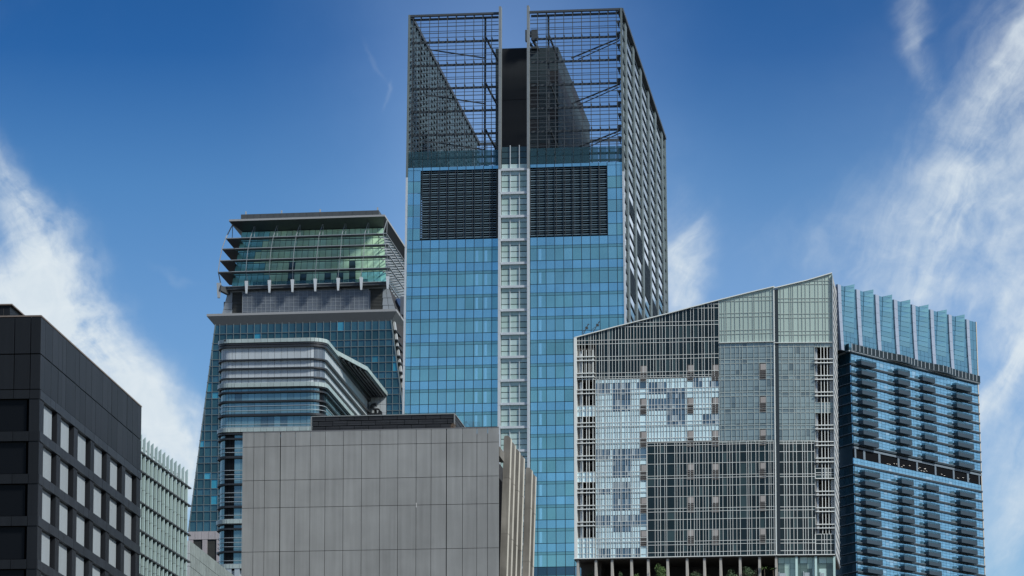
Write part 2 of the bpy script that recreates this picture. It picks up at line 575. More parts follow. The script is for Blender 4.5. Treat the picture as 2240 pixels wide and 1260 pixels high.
for p in (P_clad, P_pier, P_sp, P_pane): p.flush()
mb = MB()
mb.box(FR, 0, FR.L, zA, zA + .14, -.5, .06); mb.box(FL, 0, FL.L, zA + .004, zA + .144, -.5, .06)
mb.build('roof_coping', m_coping, t)
# set-back penthouse
pc = at(22, 668, 364.0)
dR = FR.e
ph = MB()
plan = [pc, pc + dR * 9.0, pc + dR * 9.0 - FL.e * 12, pc - FL.e * 12]
ph.prism(plan, zA - .4, pc.z); 
pen = ph.build('penthouse', m_blackfront, t)
FP = Face((pc - FL.e * 12).to_2d(), pc.to_2d())
mb = MB()
for x in (7, -8):
    mb.box(FP, FP.u(x, 680), FP.u(x, 680) + .05, zA, pc.z - .3, 0, .03)
mb.build('panel_joint', m_joint, pen)
mb = MB(); mb.prism([pc + FL.e * .25 - dR * .2, pc + FL.e * .25 + dR * 9.2, pc - FL.e * 12.2 + dR * 9.2, pc - FL.e * 12.2 - dR * .2], pc.z, pc.z + .12)
mb.build('roof_edge', m_coping, pen)

# ================================================================== 2 block with glass fins
FB, zB = faceAB((296, 984.5), 446, (409, 1067.0))
t = thing('glass_fin_building', 'pale green building with vertical glass fins rising past its roof beside the black block', 'building', FB.O)
mb = MB()
mb.prism([FB.P(0, 0, -.15), FB.P(FB.L, 0, -.15), FB.P(FB.L, 0, -18), FB.P(0, 0, -18)], 0, zB - .2)
mb.build('core_wall', m_fincell, t)
P_f = Pieces('glass_fin', t); P_c = Pieces('glass_pane', t); P_b = Pieces('bracket', t); P_h = Pieces('transom', t)
fx = [303.0, 311.4, 320.3, 328.6, 337.4, 345.8, 354.3, 362.8, 371.2, 379.5, 387.9, 396.2, 404.2]
rows_h = [FB.z(305, y) for y in (1032.6, 1101, 1163, 1213, 1260, 1306)]
rows_t = [FB.z(305, y) for y in (1069.4, 1130, 1187, 1237, 1284)]
hz = [zB] + sorted(rows_h + rows_t, reverse=True) + [0]
fu = [FB.u(x, 992 + (x - 305) * .72) for x in fx]
fu.append(FB.L)
px_m = 8400 / 455.
for i, u in enumerate(fu[:-1]):
    zi = zB + 34 / px_m
    d1 = 6.2 / px_m
    for z1, z0 in zip([zi] + hz, hz):
        z0_, z1_ = z0 + .02, z1 - .02
        if z1_ - z0_ < .2: continue
        extra = .32 if z1 == zi else 0
        c = [FB.P(u, z0_, d1), FB.P(u + .35, z0_, d1), FB.P(u + .35, z0_, .02), FB.P(u, z0_, .02),
             FB.P(u, z1_ + extra, d1), FB.P(u + .35, z1_ + extra, d1), FB.P(u + .35, z1_, .02), FB.P(u, z1_, .02)]
        P_f.add(FB, u, u + .3, z0_, z1_, 0, d1, m_fin, corners=c)
    n = fu[i + 1]
    for z1, z0 in zip(hz, hz[1:]):
        w = (n - u - .3) / 2
        P_c.add(FB, u + .34, u + .3 + w, z0 + .04, z1 - .04, -.12, .04, m_fin)
        P_c.add(FB, u + .45 + w, n - .3, z0 + .04, z1 - .04, -.12, .0, m_fincell)
    for z in [zB] + rows_h:
        P_b.add(FB, u - .9, u + 1.9, z - .09, z + .07, .0, d1 * 1.0 + .12, m_bracket)
for z in rows_t + rows_h + [zB]:
    P_h.add(FB, 0, FB.L, z - .05, z + .05, -.1, .07, m_bracket)
for p in (P_f, P_c, P_b, P_h): p.flush()
mb = MB()
mb.beam(FB.P(0, zB + 1.2, -.4), FB.P(FB.L, zB + .8, -.4), .12)
mb.beam(FB.P(0, zB + .1, -.4), FB.P(FB.L, zB + 1.6, -.9), .1)
mb.build('roof_brace', m_steelframe, t)

# ================================================================== 3 low stone annex
FC, zC = faceAB((416, 1182.5), 482, (512, 1259))
t = thing('stone_annex', 'low greenish stone slab block below the rounded building, sloping out of the picture', 'building', FC.O)
FCf = Face(at(408.3, 1181, 482).to_2d(), FC.O.to_2d())
mb = MB()
mb.prism([FC.P(0, 0, -.2) + FC.e * .2, FC.P(FC.L, 0, -.2), FC.P(FC.L, 0, -6), FCf.P(0, 0, -8)], 0, zC - .1)
mb.build('core_wall', m_joint, t)
P_s = Pieces('stone_slab', t); P_t = Pieces('pilaster_tile', t)
zr = [zC] + [FC.z(417, y) for y in (1212, 1240, 1268, 1297)] + [0]
us = [FC.L * k / 9 for k in range(10)]
for z1, z0 in zip(zr, zr[1:]):
    for a, b in zip(us, us[1:]):
        P_s.add(FC, a + .02, b - .02, z0 + .025, z1 - .025, -.2, random.uniform(0, .02), m_stone)
    P_t.add(FCf, .02, FCf.L / 2 - .01, z0 + .03, z1 - .02, -.2, .0, m_tile)
    P_t.add(FCf, FCf.L / 2 + .02, FCf.L - .02, z0 + .03, z1 - .02, -.2, .0, m_tile)
P_s.flush(); P_t.flush()

# ================================================================== 4 rounded banded building
YD = 650.0
eF = Vector((1, -.11, 0)).normalized(); eR = Vector((.11, 1, 0)).normalized()
pD = at(480.5, 800, YD); pD.z = 0
cr_ = at(704, 800, YD - 3.0); cr_.z = 0
wF = (cr_ - pD).dot(eF)
A0 = pD; B0 = pD + eF * wF
RL, RR = 1.75, 2.4
sideL = 24.0
_f = Face(B0.to_2d(), (B0 + eR * 80).to_2d())
_z0 = Face(A0.to_2d(), B0.to_2d()).z(600, 742)
sideR = (onz(846.6, 861.4, _z0) - B0).dot(eR)
path = []
path.append((A0 + eR * sideL, -eF))
for k in range(9):
    a = math.pi / 2 * k / 8
    n = (-eF * math.cos(a) - eR * math.sin(a))
    path.append((A0 + eF * RL + eR * RL + n * RL, n))
for k in range(11):
    a = math.pi / 2 * k / 10
    n = (-eR * math.cos(a) + eF * math.sin(a))
    path.append((B0 - eF * RR + eR * RR + n * RR, n))
path.append((B0 + eR * sideR, eF))
S = [0.0]
for (p, n), (q, m) in zip(path, path[1:]):
    S.append(S[-1] + (q - p).length)
def psamp(s, d):
    s = max(0, min(S[-1], s))
    for k in range(len(S) - 1):
        if s <= S[k + 1] + 1e-9:
            f = (s - S[k]) / max(1e-9, S[k + 1] - S[k])
            p = path[k][0].lerp(path[k + 1][0], f); n = path[k][1].lerp(path[k + 1][1], f).normalized()
            return p + n * d
def ring(mb, s0, s1, z0, z1, d0, d1, mat=None):
    ss = [s0] + [x for x in S if s0 + .02 < x < s1 - .02] + [s1]
    for a, b in zip(ss, ss[1:]):
        q = [psamp(a, d1), psamp(b, d1), psamp(b, d0), psamp(a, d0)]
        mb.hexa([(p.x, p.y, z0) for p in q] + [(p.x, p.y, z1) for p in q], mat)
FD = Face(A0.to_2d(), B0.to_2d())
sFront = S[9]            # where the straight front begins
def sx(px): return sFront + (FD.u(px, 850) - RL)
def zD(y): return FD.z(600, y)
t = thing('curved_corner_building', 'round cornered building banded with dark fins under a wedge roof, before the teal tower', 'building', A0)
mb = MB()
poly = [psamp(s, -.35) for s in S]
zTop = zD(742)
mb.prism(poly + [A0 + eF * wF * .5 + eR * sideR], 0, zTop - .2)
mb.build('core_wall', m_pitch, t)
def stops(step, s0=None):
    r, s = [], sx(500) - 40 * step
    while s < S[-1]:
        if s > 1: r.append(s)
        s += step
    return [0.0] + r + [S[-1]]
step = 14.7 * YD / 8400
cols = stops(step)
# refine in arcs: the curved panels are narrower
cols2 = []
for a, b in zip(cols, cols[1:]):
    cols2.append(a)
    if (S[1] - .5 < (a + b) / 2 < S[9] + .5) or (S[10] - .5 < (a + b) / 2 < S[20] + .5):
        cols2.append((a + b) / 2)
cols2.append(S[-1])
dark = [(750.5, 754.0), (755.5, 760), (785.5, 788.6), (804.4, 807.8), (825.6, 828.4), (847, 849.6), (856, 859.6), (876, 880),
        (905.5, 910.2), (946.5, 950), (957.3, 961.2), (996.7, 1002), (1056.6, 1060.6), (1105.4, 1110), (1144.5, 1147), (1154.4, 1158.2), (1204.4, 1208)]
cope = [(741.5, 749.6), (837.8, 846.8), (936, 944.6), (1136, 1144.6), (1234.3, 1243)]
rails = [887.8, 897.8, 927.8, 934.2, 979, 988.6, 1027.8, 1037.3, 1046.6, 1077, 1086.6, 1096.6, 1126, 1134.8, 1175.5, 1185.5, 1195, 1225.5, 1233]
solid_ranges = [(760, 785.5), (788.6, 804.4), (807.8, 825.6), (828.4, 837.8), (749.6, 756)]
ev = sorted(dark + cope)
glass_ranges = [(849.6, 856), (859.6, 876), (880, 905.5), (910.2, 936), (950, 957.3), (961.2, 996.7), (1002, 1056.6), (1060.6, 1105.4),
                (1110, 1136), (1147, 1154.4), (1158.2, 1204.4), (1208, 1234.3)]
for (ya, yb) in dark:
    m = MB(); ring(m, 0, S[-1], zD(yb), zD(ya), -.3, .5 if yb - ya > 3 else .38)
    m.build('sunshade_fin', m_ringdark, t)
for (ya, yb) in cope:
    for a, b in zip(cols2, cols2[1:]):
        m = MB(); ring(m, a + .02, b - .02, zD(yb), zD(ya), -.3, .6 + random.uniform(0, .01))
        m.build('coping_panel', m_copeglass, t)
npan = 0
for (ya, yb) in solid_ranges:
    m_s = MB()
    for a, b in zip(cols2, cols2[1:]):
        mid = (a + b) / 2
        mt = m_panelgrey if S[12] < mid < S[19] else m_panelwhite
        if npan < 290 and yb - ya > 8 and mid > S[1] - 2:
            m = MB(); ring(m, a + .025, b - .025, zD(yb), zD(ya), -.3, random.uniform(0, .02)); m.build('wall_panel', mt, t); npan += 1
        else:
            ring(m_s, a + .025, b - .025, zD(yb), zD(ya), -.3, random.uniform(0, .02), mt)
    m_s.build('wall_panel', None, t, kind='stuff')
ng = 0
m_s = MB()
for (ya, yb) in glass_ranges:
    for a, b in zip(cols2, cols2[1:]):
        mid = (a + b) / 2
        mt = m_tealglass
        if S[15] < mid < S[20] + 1.5 or (yb > 940 and S[7] < mid < S[9] + 1.0): mt = m_blackglass
        if ng < 280 and S[1] - 1 < mid and (mid < sx(545) or (mid < S[21] and yb < 940)):
            m = MB(); ring(m, a + .025, b - .025, zD(yb), zD(ya), -.3, -.02); m.build('window_pane', mt, t); ng += 1
        else:
            ring(m_s, a + .025, b - .025, zD(yb), zD(ya), -.3, -.02, mt)
m_s.build('window_pane', None, t, kind='stuff')
for y in rails:
    m = MB(); ring(m, 0, S[-1], zD(y + .45), zD(y - .45), .25, .33); m.build('rail', m_rail, t)
m = MB(); ring(m, 0, S[-1], 0, zD(1247), -.3, .0, m_tile); m.build('base_wall', None, t)
for x in (482, 500, 518):
    m = MB(); ring(m, sx(x), sx(x) + .9, zD(1300), zD(1243), .05, .5); m.build('base_pier', m_rail, t)
# wedge roof slab
zs = zTop
r1 = onz(701, 751.6, zs); r2 = onz(802.9, 806, zs); r3 = onz(846.6, 861.4, zs)
edge_in = [psamp(S[13], .6), r1, r2, r3]
base = [psamp(s, .6) for s in S[:14]]
pl = base + [r1, r2, r3, A0 + eF * wF * .4 + eR * sideR]
m = MB(); m.prism(pl, zs - .32, zs); m.build('roof_slab', m_ringdark, t)
P_e = Pieces('roof_edge_panel', t)
for a, b, nn in ((r1, r2, 14), (r2, r3, 9)):
    Fe = Face(a.to_2d(), b.to_2d())
    for k in range(nn):
        P_e.add(Fe, Fe.L * k / nn + .02, Fe.L * (k + 1) / nn - .02, zs - .42, zs + .3, -.1, .1, m_copeglass)
P_e.flush()
FDR = Face(B0.to_2d(), (B0 + eR * sideR).to_2d())
# stepped ribs under the wedge, running parallel to the flank
dmax = (r3 - FDR.O).dot(FDR.n)
def d_of(p): return (p - FDR.O).dot(FDR.n)
for k in range(5):
    dd = .9 + (dmax - 1.2) * k / 4
    da, db = d_of(r1), d_of(r2)
    f_ = min(1, max(0, (dd - da) / (db - da)))
    st_ = r1.lerp(r2, f_)
    u_s = (st_ - FDR.O).dot(FDR.e) + .6
    m = MB(); m.box(FDR, u_s, sideR - .2, zs - .34 - .35, zs - .34, dd - .16, dd + .16); m.build('soffit_rib', m_ringdark, t)
FEW = Face(FDR.P(sideR, 0, 0).to_2d(), FDR.P(sideR, 0, dmax - .15).to_2d())
m = MB(); m.box(FEW, 0, FEW.L, 0, zs - .34, -.6, -.05); m.build('end_wall', m_joint, t)
P_ew = Pieces('wall_panel', t)
for q in range(14):
    for w_ in range(3):
        P_ew.add(FEW, FEW.L * w_ / 3 + .02, FEW.L * (w_ + 1) / 3 - .02, zs - .4 - 1.6 * (q + 1) + .03, zs - .4 - 1.6 * q - .02, -.05, 0, m_panelwhite)
P_ew.flush()
# end wall fin
m = MB(); m.box(FDR, sideR - .1, sideR + .3, 0, zs - .4, -.6, .7); m.build('end_trim', m_rail, t)
# sign on the flank: a tall swoosh and raised letters
sg = MB()
uS = lambda x, y: FDR.u(x, y)
def sgp(px, py, d=1.0):
    u, z = FEW.uv(px, py); return FEW.P(u, z, d)
pts = [sgp(808.5, 857.5), sgp(804.5, 861), sgp(802.3, 868), sgp(801.6, 877), sgp(802.4, 888), sgp(804.2, 902), sgp(806.5, 915)]
sg.tube(pts, [.10, .28, .40, .48, .50, .5, .45], 8)
sign = sg.build('sign', m_ringdark, t, smooth=True)
def letters(txt, parent, F, u, z, size, d, mat, ext=.25):
    cu = bpy.data.curves.new('t', 'FONT'); cu.body = txt; cu.size = size; cu.extrude = ext
    cu.offset = size * .02
    ob = bpy.data.objects.new('t', cu)
    me = bpy.data.meshes.new_from_object(ob)
    bpy.data.objects.remove(ob); me.materials.clear(); me.materials.append(mat)
    o = bpy.data.objects.new('letter', me)
    Mx = Matrix.Identity(4)
    p = F.P(u, z, d)
    for r in range(3):
        Mx[r][0] = F.e[r]; Mx[r][1] = (0, 0, 1)[r]; Mx[r][2] = F.n[r]; Mx[r][3] = p[r]
    return place(o, parent, Mx)
for ch, px, py, size in (('S', 810.5, 909, 2.6), ('p', 819.5, 909, 2.2), ('a', 828.5, 912, 1.8)):
    u, z = FEW.uv(px, py); letters(ch, sign, FEW, u, z, size * 1.15, .8, m_ringdark)
sm = MB()
for (x, y) in ((801, 870), (801.5, 882), (803, 895)):
    a = sgp(x, y, 0.0); b = sgp(x + 1, y, 1.0); sm.beam(a, b, .12)
sm.build('sign_bracket', m_steelframe, sign)

# ================================================================== 5 grey concrete box
FE, zE = faceAB((531, 947), 400, (1091, 935))
t = thing('concrete_block', 'windowless grey concrete block of large plain panels, low in the centre foreground', 'building', FE.O)
eS = Vector((-FE.n.x, -FE.n.y, 0))
mb = MB()
mb.prism([FE.P(.05, 0, -.1), FE.P(FE.L - .04, 0, -.1), FE.P(FE.L - .04, 0, -.6), FE.P(FE.L - 2.4, 0, -.6), FE.P(FE.L - 2.4, 0, -34), FE.P(.05, 0, -34)], 0, zE - .6)
mb.build('core_wall', m_joint, t)
colx = [531, 554.7, 578.7, 612.8, 645.2, 678.3, 711, 750.7, 790.7, 830.8, 870.1, 910.2, 942.9, 976.5, 1011.8, 1043.2, 1066.7, 1091]
ue = [FE.u(x, 1050) for x in colx]; ue[0] = 0; ue[-1] = FE.L
ze = [zE] + [FE.z(531, y) for y in (978.5, 1052, 1112, 1208, 1284, 1372)] + [0]
P_g = Pieces('concrete_panel', t)
for j, (z1, z0) in enumerate(zip(ze, ze[1:])):
    for i, (a, b) in enumerate(zip(ue, ue[1:])):
        ga = .05 if i in (3, 13) else .024
        gb = .05 if i + 1 in (3, 13) else .024
        P_g.add(FE, a + (ga if i else 0), b - (gb if i < 16 else 0), z0 + .024, z1 - (.024 if j else 0), -.1, random.uniform(0, .012), m_grey)
P_g.flush()
mb = MB(); mb.box(FE, 0, FE.L, zE + .004, zE + .06, -.5, .03); mb.build('parapet_cap', material('parapet_cap', (.2, .2, .21), .6), t)
mb = MB(); mb.box(FE, FE.u(910, 1105), FE.u(910, 1105) + .06, FE.z(910, 1110), FE.z(910, 1100), .01, .03)
mb.build('paint_mark', material('white_paint', (.6, .6, .6), .6), t)
# flank with leaning concrete blades
cE = FE.P(FE.L, 0, 0)
dS = Vector((.12, 1, 0)).normalized()
FS = Face(cE.to_2d(), (cE + dS * 34).to_2d())
mb = MB()
mb.box(FS, 1.2, 33, 0, zE - 3.2, -2.3, -1.6); mb.build('flank_wall', m_pitch, t)
mb = MB()
mb.box(FS, .7, 4.8, zE - 2.9, zE - 1.9, -2.2, .0); mb.build('flank_beam', m_fair, t)
mb = MB()
mb.box(FS, .7, 3.0, FE.z(1091, 1232), FE.z(1091, 1213), -2.2, -.6); mb.build('flank_beam', m_tile, t)
m_fairend = material('sunlit_concrete_edge', (0.42, 0.40, 0.35), 0.85, var=0.12, streak=0.35, grain=0.4, gscale=0.8)  # lit copy of the blade concrete, sunlight on the right-facing ends in its colour
for (xl, xr, y, Yf) in ((1102.4, 1117.5, 953, 405), (1114, 1126.3, 967, 409), (1124, 1136.0, 982, 413.3), (1134, 1146.0, 995.6, 417.3),
                        (1149.5, 1163.5, 1023, 425.6), (1159, 1171.5, 1036, 429.7)):
    a = at(xl, y, Yf); b = at(xr, y, Yf)
    w = (b - a).length
    th = 1.15
    z1 = a.z
    h = 30.0
    lean = .031 * h
    ex = FE.e
    bl = None
    jz = [z1]
    for q in (4.6, 10.6, 16.4, 21.8, 27.2, h): jz.append(z1 - q)
    root = None
    for k in range(len(jz) - 1):
        zt_, zb_ = jz[k], jz[k + 1] + .02
        st = .031 * (z1 - zt_); sb_ = .031 * (z1 - zb_)
        m = MB()
        def cs(z, s, t0=0.0, t1=0.0):
            p0 = Vector((a.x, a.y, 0)) - ex * (s - t0); p1 = Vector((a.x, a.y, 0)) + ex * (w - s - t1)
            q1 = p1 + dS * th; q0 = p0 + dS * th
            return [(p.x, p.y, z) for p in (p0, p1, q1, q0)]
        if k == 0:
            lo, mi_, hi = cs(zb_, sb_), cs(zt_ - .28, st + .009), cs(zt_, st, .08, .28)
            m.loft(lo, mi_, m_fair); m.loft(mi_, hi, m_fair)
        else:
            m.loft(cs(zb_, sb_), cs(zt_, st), m_fair)
        o = m.build('concrete_blade' if k == 0 else 'blade_segment', None, t if k == 0 else root)
        if k == 0: root = o
        m2 = MB()
        p1t = Vector((a.x, a.y, 0)) + ex * (w - st - (.012 if k else .03)); p1b = Vector((a.x, a.y, 0)) + ex * (w - sb_ - .012)
        if k == 0: zt2 = zt_ - .28
        else: zt2 = zt_ - .02
        c = []
        for p, z in ((p1b, zb_ + .02), (p1t, zt2)):
            c += [(p.x - .03 * ex.x, p.y + .01, z), (p.x + .03, p.y + .01, z), (p.x + .03 + dS.x * (th - .02), p.y + dS.y * (th - .02), z), (p.x - .03 + dS.x * (th - .02), p.y + dS.y * (th - .02), z)]
        m2.hexa(c); m2.build('sunlit_edge_strip', m_fairend, root)
    m = MB()
    m.loft(cs(0, lean), cs(jz[-1], lean), m_fair); m.build('blade_segment', None, root)

# louvred plant room on its roof
FP2, zP = faceAB((681, 910.5), 408, (994.3, 904))
t = thing('rooftop_plant_room', 'black louvred plant room on the roof of the grey concrete block', 'plant room', FP2.O)
zb = zE - .6
endp = onz(1018.5, 936.5, zP)
FPs = Face(FP2.P(FP2.L, 0, 0).to_2d(), endp.to_2d())
mb = MB()
mb.prism([FP2.P(.1, 0, -.12), FP2.P(FP2.L - .1, 0, -.12), FPs.P(FPs.L, 0, -.12), FP2.P(.1, 0, -FPs.L)], zb, zP - .1); mb.build('core_wall', m_pitch, t)
rowsy = [912, 921.5, 932.5, 943]
zr = [FP2.z(681, y) for y in rowsy] + [zb]
zr[0] = zP - .1
P_l = Pieces('louvre_panel', t)
for j, (z1, z0) in enumerate(zip(zr, zr[1:])):
    for F_, n0 in ((FP2, 10), (FPs, 3)):
        W = F_.L / n0
        x0 = -(W / 2) * (j % 2)
        while x0 < F_.L:
            a, b = max(0, x0), min(F_.L, x0 + W)
            x0 += W
            if b - a < .1: continue
            ns = 4
            for q in range(ns):
                hh = (z1 - z0 - .06) / ns
                P_l.add(F_, a + .03, b - .03, z0 + .03 + q * hh, z0 + .03 + q * hh + hh * .68, -.1, .0 - .03 * (q % 2), m_louvre)
P_l.flush()
mb = MB()
mb.box(FP2, 0, FP2.L, zP - .1, zP, -.12, .05); mb.box(FPs, 0.05, FPs.L, zP - .1, zP - .003, -.12, .05)
mb.box(FP2, -.06, .06, zb, zP - .1, -.1, .06); mb.box(FP2, FP2.L - .07, FP2.L + .05, zb, zP - .1, -.1, .06)
mb.build('frame', m_steelframe, t)
# tangle of cable and two thin aerials on that roof
mb = MB(); rc = at(991, 931.5, 404.5)
for k in range(9):
    pts = []
    r = random.uniform(.12, .26); tx, tz = random.uniform(-.12, .12), random.uniform(-.12, .16)
    for q in range(11):
        a = 2 * math.pi * q / 10
        pts.append(rc + Vector((tx + r * 1.1 * math.cos(a), random.uniform(-.05, .05), tz + r * math.sin(a) * .9)))
    mb.tube(pts, .022, 5)
mb.beam(rc + Vector((0.05, 0, -.9)), rc + Vector((.05, 0, .1)), .05)
tag(mb.build('cable_coil', m_rust), 'tangled rusty brown coil at the right corner of the black louvred plant room', 'cable coil')
for (x, y0, y1, lab) in ((1019, 939, 921, 'short thin aerial on the concrete roof just right of the plant room'), (1035.5, 937, 922, 'taller thin comb aerial on the concrete roof, right of the shorter one')):
    mb = MB(); a = at(x, y0, 407); b = at(x, y1, 407)
    mb.beam(a, b, .04)
    if x > 1030:
        for k in range(5):
            mb.beam(b + Vector((-.45, 0, -.05 - .12 * k)), b + Vector((.75, 0, -.08 - .1 * k)), .018)
    else:
        mb.beam(b, b + Vector((.5, 0, -.55)), .02); mb.beam(b + Vector((-.15, 0, -.2)), b + Vector((.2, 0, -.2)), .02)
    tag(mb.build('roof_aerial', m_wire), lab, 'aerial')

# ================================================================== 6 the tall central tower
YF = 700.0
m_gblue = material('blue_spandrel_glass', (0.31, 0.58, 0.66), 0.07, metal=0.82, var=0.16, blotch=0.14)
m_gteal = material('teal_vision_glass', (0.28, 0.52, 0.49), 0.07, metal=0.80, var=0.22, blotch=0.16, hue=(0.31, 0.56, 0.59))
m_gthin = material('dark_teal_glass', (0.22, 0.42, 0.42), 0.08, metal=0.75, var=0.12)
m_tdk = material('skyline_reflection_glass', (0.05, 0.10, 0.14), 0.08, metal=0.6, var=0.5, bright=(.25, (.16, .26, .32)))  # reflection of a dark skyline, put into the colour of the lower panes
m_mull = material('dark_mullion', (0.012, 0.022, 0.03), 0.5, var=0)
m_white = material('white_metal', (0.52, 0.56, 0.60), 0.4, metal=0.2, var=0.06, streak=0.1)
m_frlt = material('crown_fin_grey', (0.20, 0.225, 0.24), 0.45, metal=0.2, var=0.1)
m_core = material('dark_core_panel', (0.014, 0.017, 0.021), 0.6, spec=0.25, var=0.25, streak=0.3)
m_core2 = material('dark_core_side_panel', (0.030, 0.046, 0.056), 0.5, spec=0.3, var=0.35, bright=(0.25, (0.025, 0.026, 0.03)))
m_strip = material('grey_green_strip_glass', (0.34, 0.46, 0.42), 0.14, metal=0.1, var=0.18, hue=(0.42, 0.53, 0.52))
m_stripdk = material('dark_green_strip_glass', (0.05, 0.085, 0.09), 0.15, metal=0.4, var=0.2)
m_frame = material('crown_frame_steel', (0.045, 0.055, 0.065), 0.5, var=0.15)
m_slat = material('blue_grey_louvre', (0.12, 0.18, 0.22), 0.4, metal=0.3, var=0.2)
m_pier = material('grey_green_pier', (0.115, 0.145, 0.15), 0.5, var=0.12, streak=0.2)
m_sideglass = material('pale_reflective_glass', (0.66, 0.76, 0.92), 0.05, metal=0.95, var=0.10)
m_screen = material('see_through_screen_glass', (0.62, 0.74, 0.84), 0.06, metal=0.9, var=0.15, alpha=0.6)
m_terrace = material('terrace_glass', (0.06, 0.12, 0.13), 0.06, metal=0.5, var=0.2, alpha=0.5)
m_leaf = material('leaf_green', (0.06, 0.13, 0.035), 0.6, var=0.7, hue=(0.11, 0.18, 0.05))
m_leafdk = material('dark_leaf_green', (0.035, 0.075, 0.035), 0.6, var=0.7, hue=(0.06, 0.11, 0.045))
m_bark = material('bark', (0.07, 0.055, 0.04), 0.8, var=0.1)

pa = at(897, 33, YF); pb = onz(1357, 17.5, pa.z); zF = pa.z
KF = 5.2e-4
kf = lambda z: 1 + KF * (zF - z)
ucF = (at(1150, 25, YF) - pa).dot((pb - pa).normalized())
FF = Face(pa.to_2d(), pb.to_2d(), k=kf, uc=ucF)
pback = onz(1452, 300, zF)
efr = (pback - pb); efr.z = 0
shR = lambda z: FF.e * ((FF.L - ucF) * (kf(z) - 1))
shL = lambda z: FF.e * (-ucF * (kf(z) - 1))
FSR = Face(pb.to_2d(), (pb + efr).to_2d(), shift=shR)
DEP = FSR.L
FSL = Face(pa.to_2d(), (pa + efr).to_2d(), shift=shL)
FSL.n = -FSR.n
t = thing('glass_tower', 'tallest blue glass tower with an open steel lattice crown split around a dark core', 'tower', FF.O)
zdeck = FF.z(1000, 364)
zl1 = FF.z(890, 366)                         # underside of terrace glass
def zf(y, x=990): return FF.z(x, y)
mb = MB()
def ringF(z, i=.35):
    return [FF.P(i, z, -i), FF.P(FF.L - i, z, -i), FSR.P(DEP - i, z, -i), FSL.P(DEP - i, z, -i)]
zlv0, zlv1 = zf(521), zf(372)
mb.loft(ringF(0), ringF(zlv0)); mb.loft(ringF(zlv0 + .01, 2.5), ringF(zlv1, 2.5)); mb.loft(ringF(zlv1 + .01), ringF(zdeck))
mb.build('core_wall', m_pitch, t)
P_gl = Pieces('window_pane', t); P_vm = Pieces('mullion', t); P_tr = Pieces('transom', t)
colsL = [886.5, 899, 918.6, 938.2, 957.6, 977, 996.9, 1016.3, 1035.7, 1055.7, 1075.3, 1090]
colsR = [1160, 1175.5, 1195, 1214.4, 1234, 1253.6, 1273.5, 1293, 1312.7, 1332, 1352, 1362]
UL = [FF.u(x, 800) for x in colsL]; UR = [FF.u(x, 700) for x in colsR]
UL[0] = 0.05; UR[-1] = FF.L - .05
# storey lines (top of the blue band) measured on the left wing at x=890
ys = [526.5 + 51.35 * k for k in range(0, 24)]
zst = [FF.z(890, y) for y in ys if FF.z(890, y) > 4] + [0.0]
FH = zst[0] - zst[1]
m_glite = material('pale_interior_column_glass', (0.42, 0.72, 0.78), 0.08, metal=0.8, var=0.08)
COLM = ((UL[8] + UL[9]) / 2, (UL[9] + UL[10]) / 2, (UR[1] + UR[2]) / 2)
for i in range(len(zst) - 1):
    zt, zb = zst[i], zst[i + 1]
    h = zt - zb
    for U_ in (UL, UR):
        for a, b in zip(U_, U_[1:]):
            xm = (a + b) / 2
            vis = 2 if i < 8 else (1 if (U_ is UR and i < 14 and xm < UR[5]) else 0)
            if U_ is UR and i >= 4 and xm > UR[5]: vis = 0
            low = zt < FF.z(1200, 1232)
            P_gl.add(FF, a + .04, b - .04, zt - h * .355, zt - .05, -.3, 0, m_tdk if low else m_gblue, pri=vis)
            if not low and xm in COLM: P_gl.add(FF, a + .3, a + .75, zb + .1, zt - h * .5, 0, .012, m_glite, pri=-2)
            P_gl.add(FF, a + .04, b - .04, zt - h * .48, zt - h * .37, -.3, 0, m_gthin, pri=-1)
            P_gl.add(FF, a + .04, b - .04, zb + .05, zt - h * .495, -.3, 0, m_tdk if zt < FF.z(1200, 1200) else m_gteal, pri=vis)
# flanks of the louvre zone, band above it
for k in range(3):
    zt = FF.z(890, 526.5 - 51.35 * (k + 1)); zb = zt - FH
    if k == 2: zt = min(zt, zdeck - .1)
    for U_, rng in ((UL, (0, 1)), (UR, (9, 10))):
        for j in rng:
            a, b = U_[j], U_[j + 1]
            if U_ is UL and j == 1: b = FF.u(919.5, 450)
            P_gl.add(FF, a + .04, b - .04, zb + .05 + FH * .5, zt - .05, -.3, 0, m_gblue, pri=1)
            P_gl.add(FF, a + .04, b - .04, zb + .05, zb + FH * .49, -.3, 0, m_gteal, pri=1)
for U_ in (UL, UR):
    for a, b in zip(U_, U_[1:]):
        P_gl.add(FF, a + .04, b - .04, zlv1 + .03, zdeck - .05, -.3, 0, m_gblue, pri=2)
        P_gl.add(FF, a + .04, b - .04, zdeck + .05, zdeck + 1.5, -.12, 0, m_terrace, pri=2)
        P_gl.add(FF, a + .04, b - .04, zdeck + 1.55, zdeck + 3.0, -.12, 0, m_terrace, pri=2)
P_gl.flush()
# dark vertical joints over the whole height
for U_ in (UL, UR):
    for j, u in enumerate(U_[1:-1]):
        P_vm.add(FF, u - .05, u + .05, 0, zdeck, -.3, .03, m_mull)
P_vm.flush()
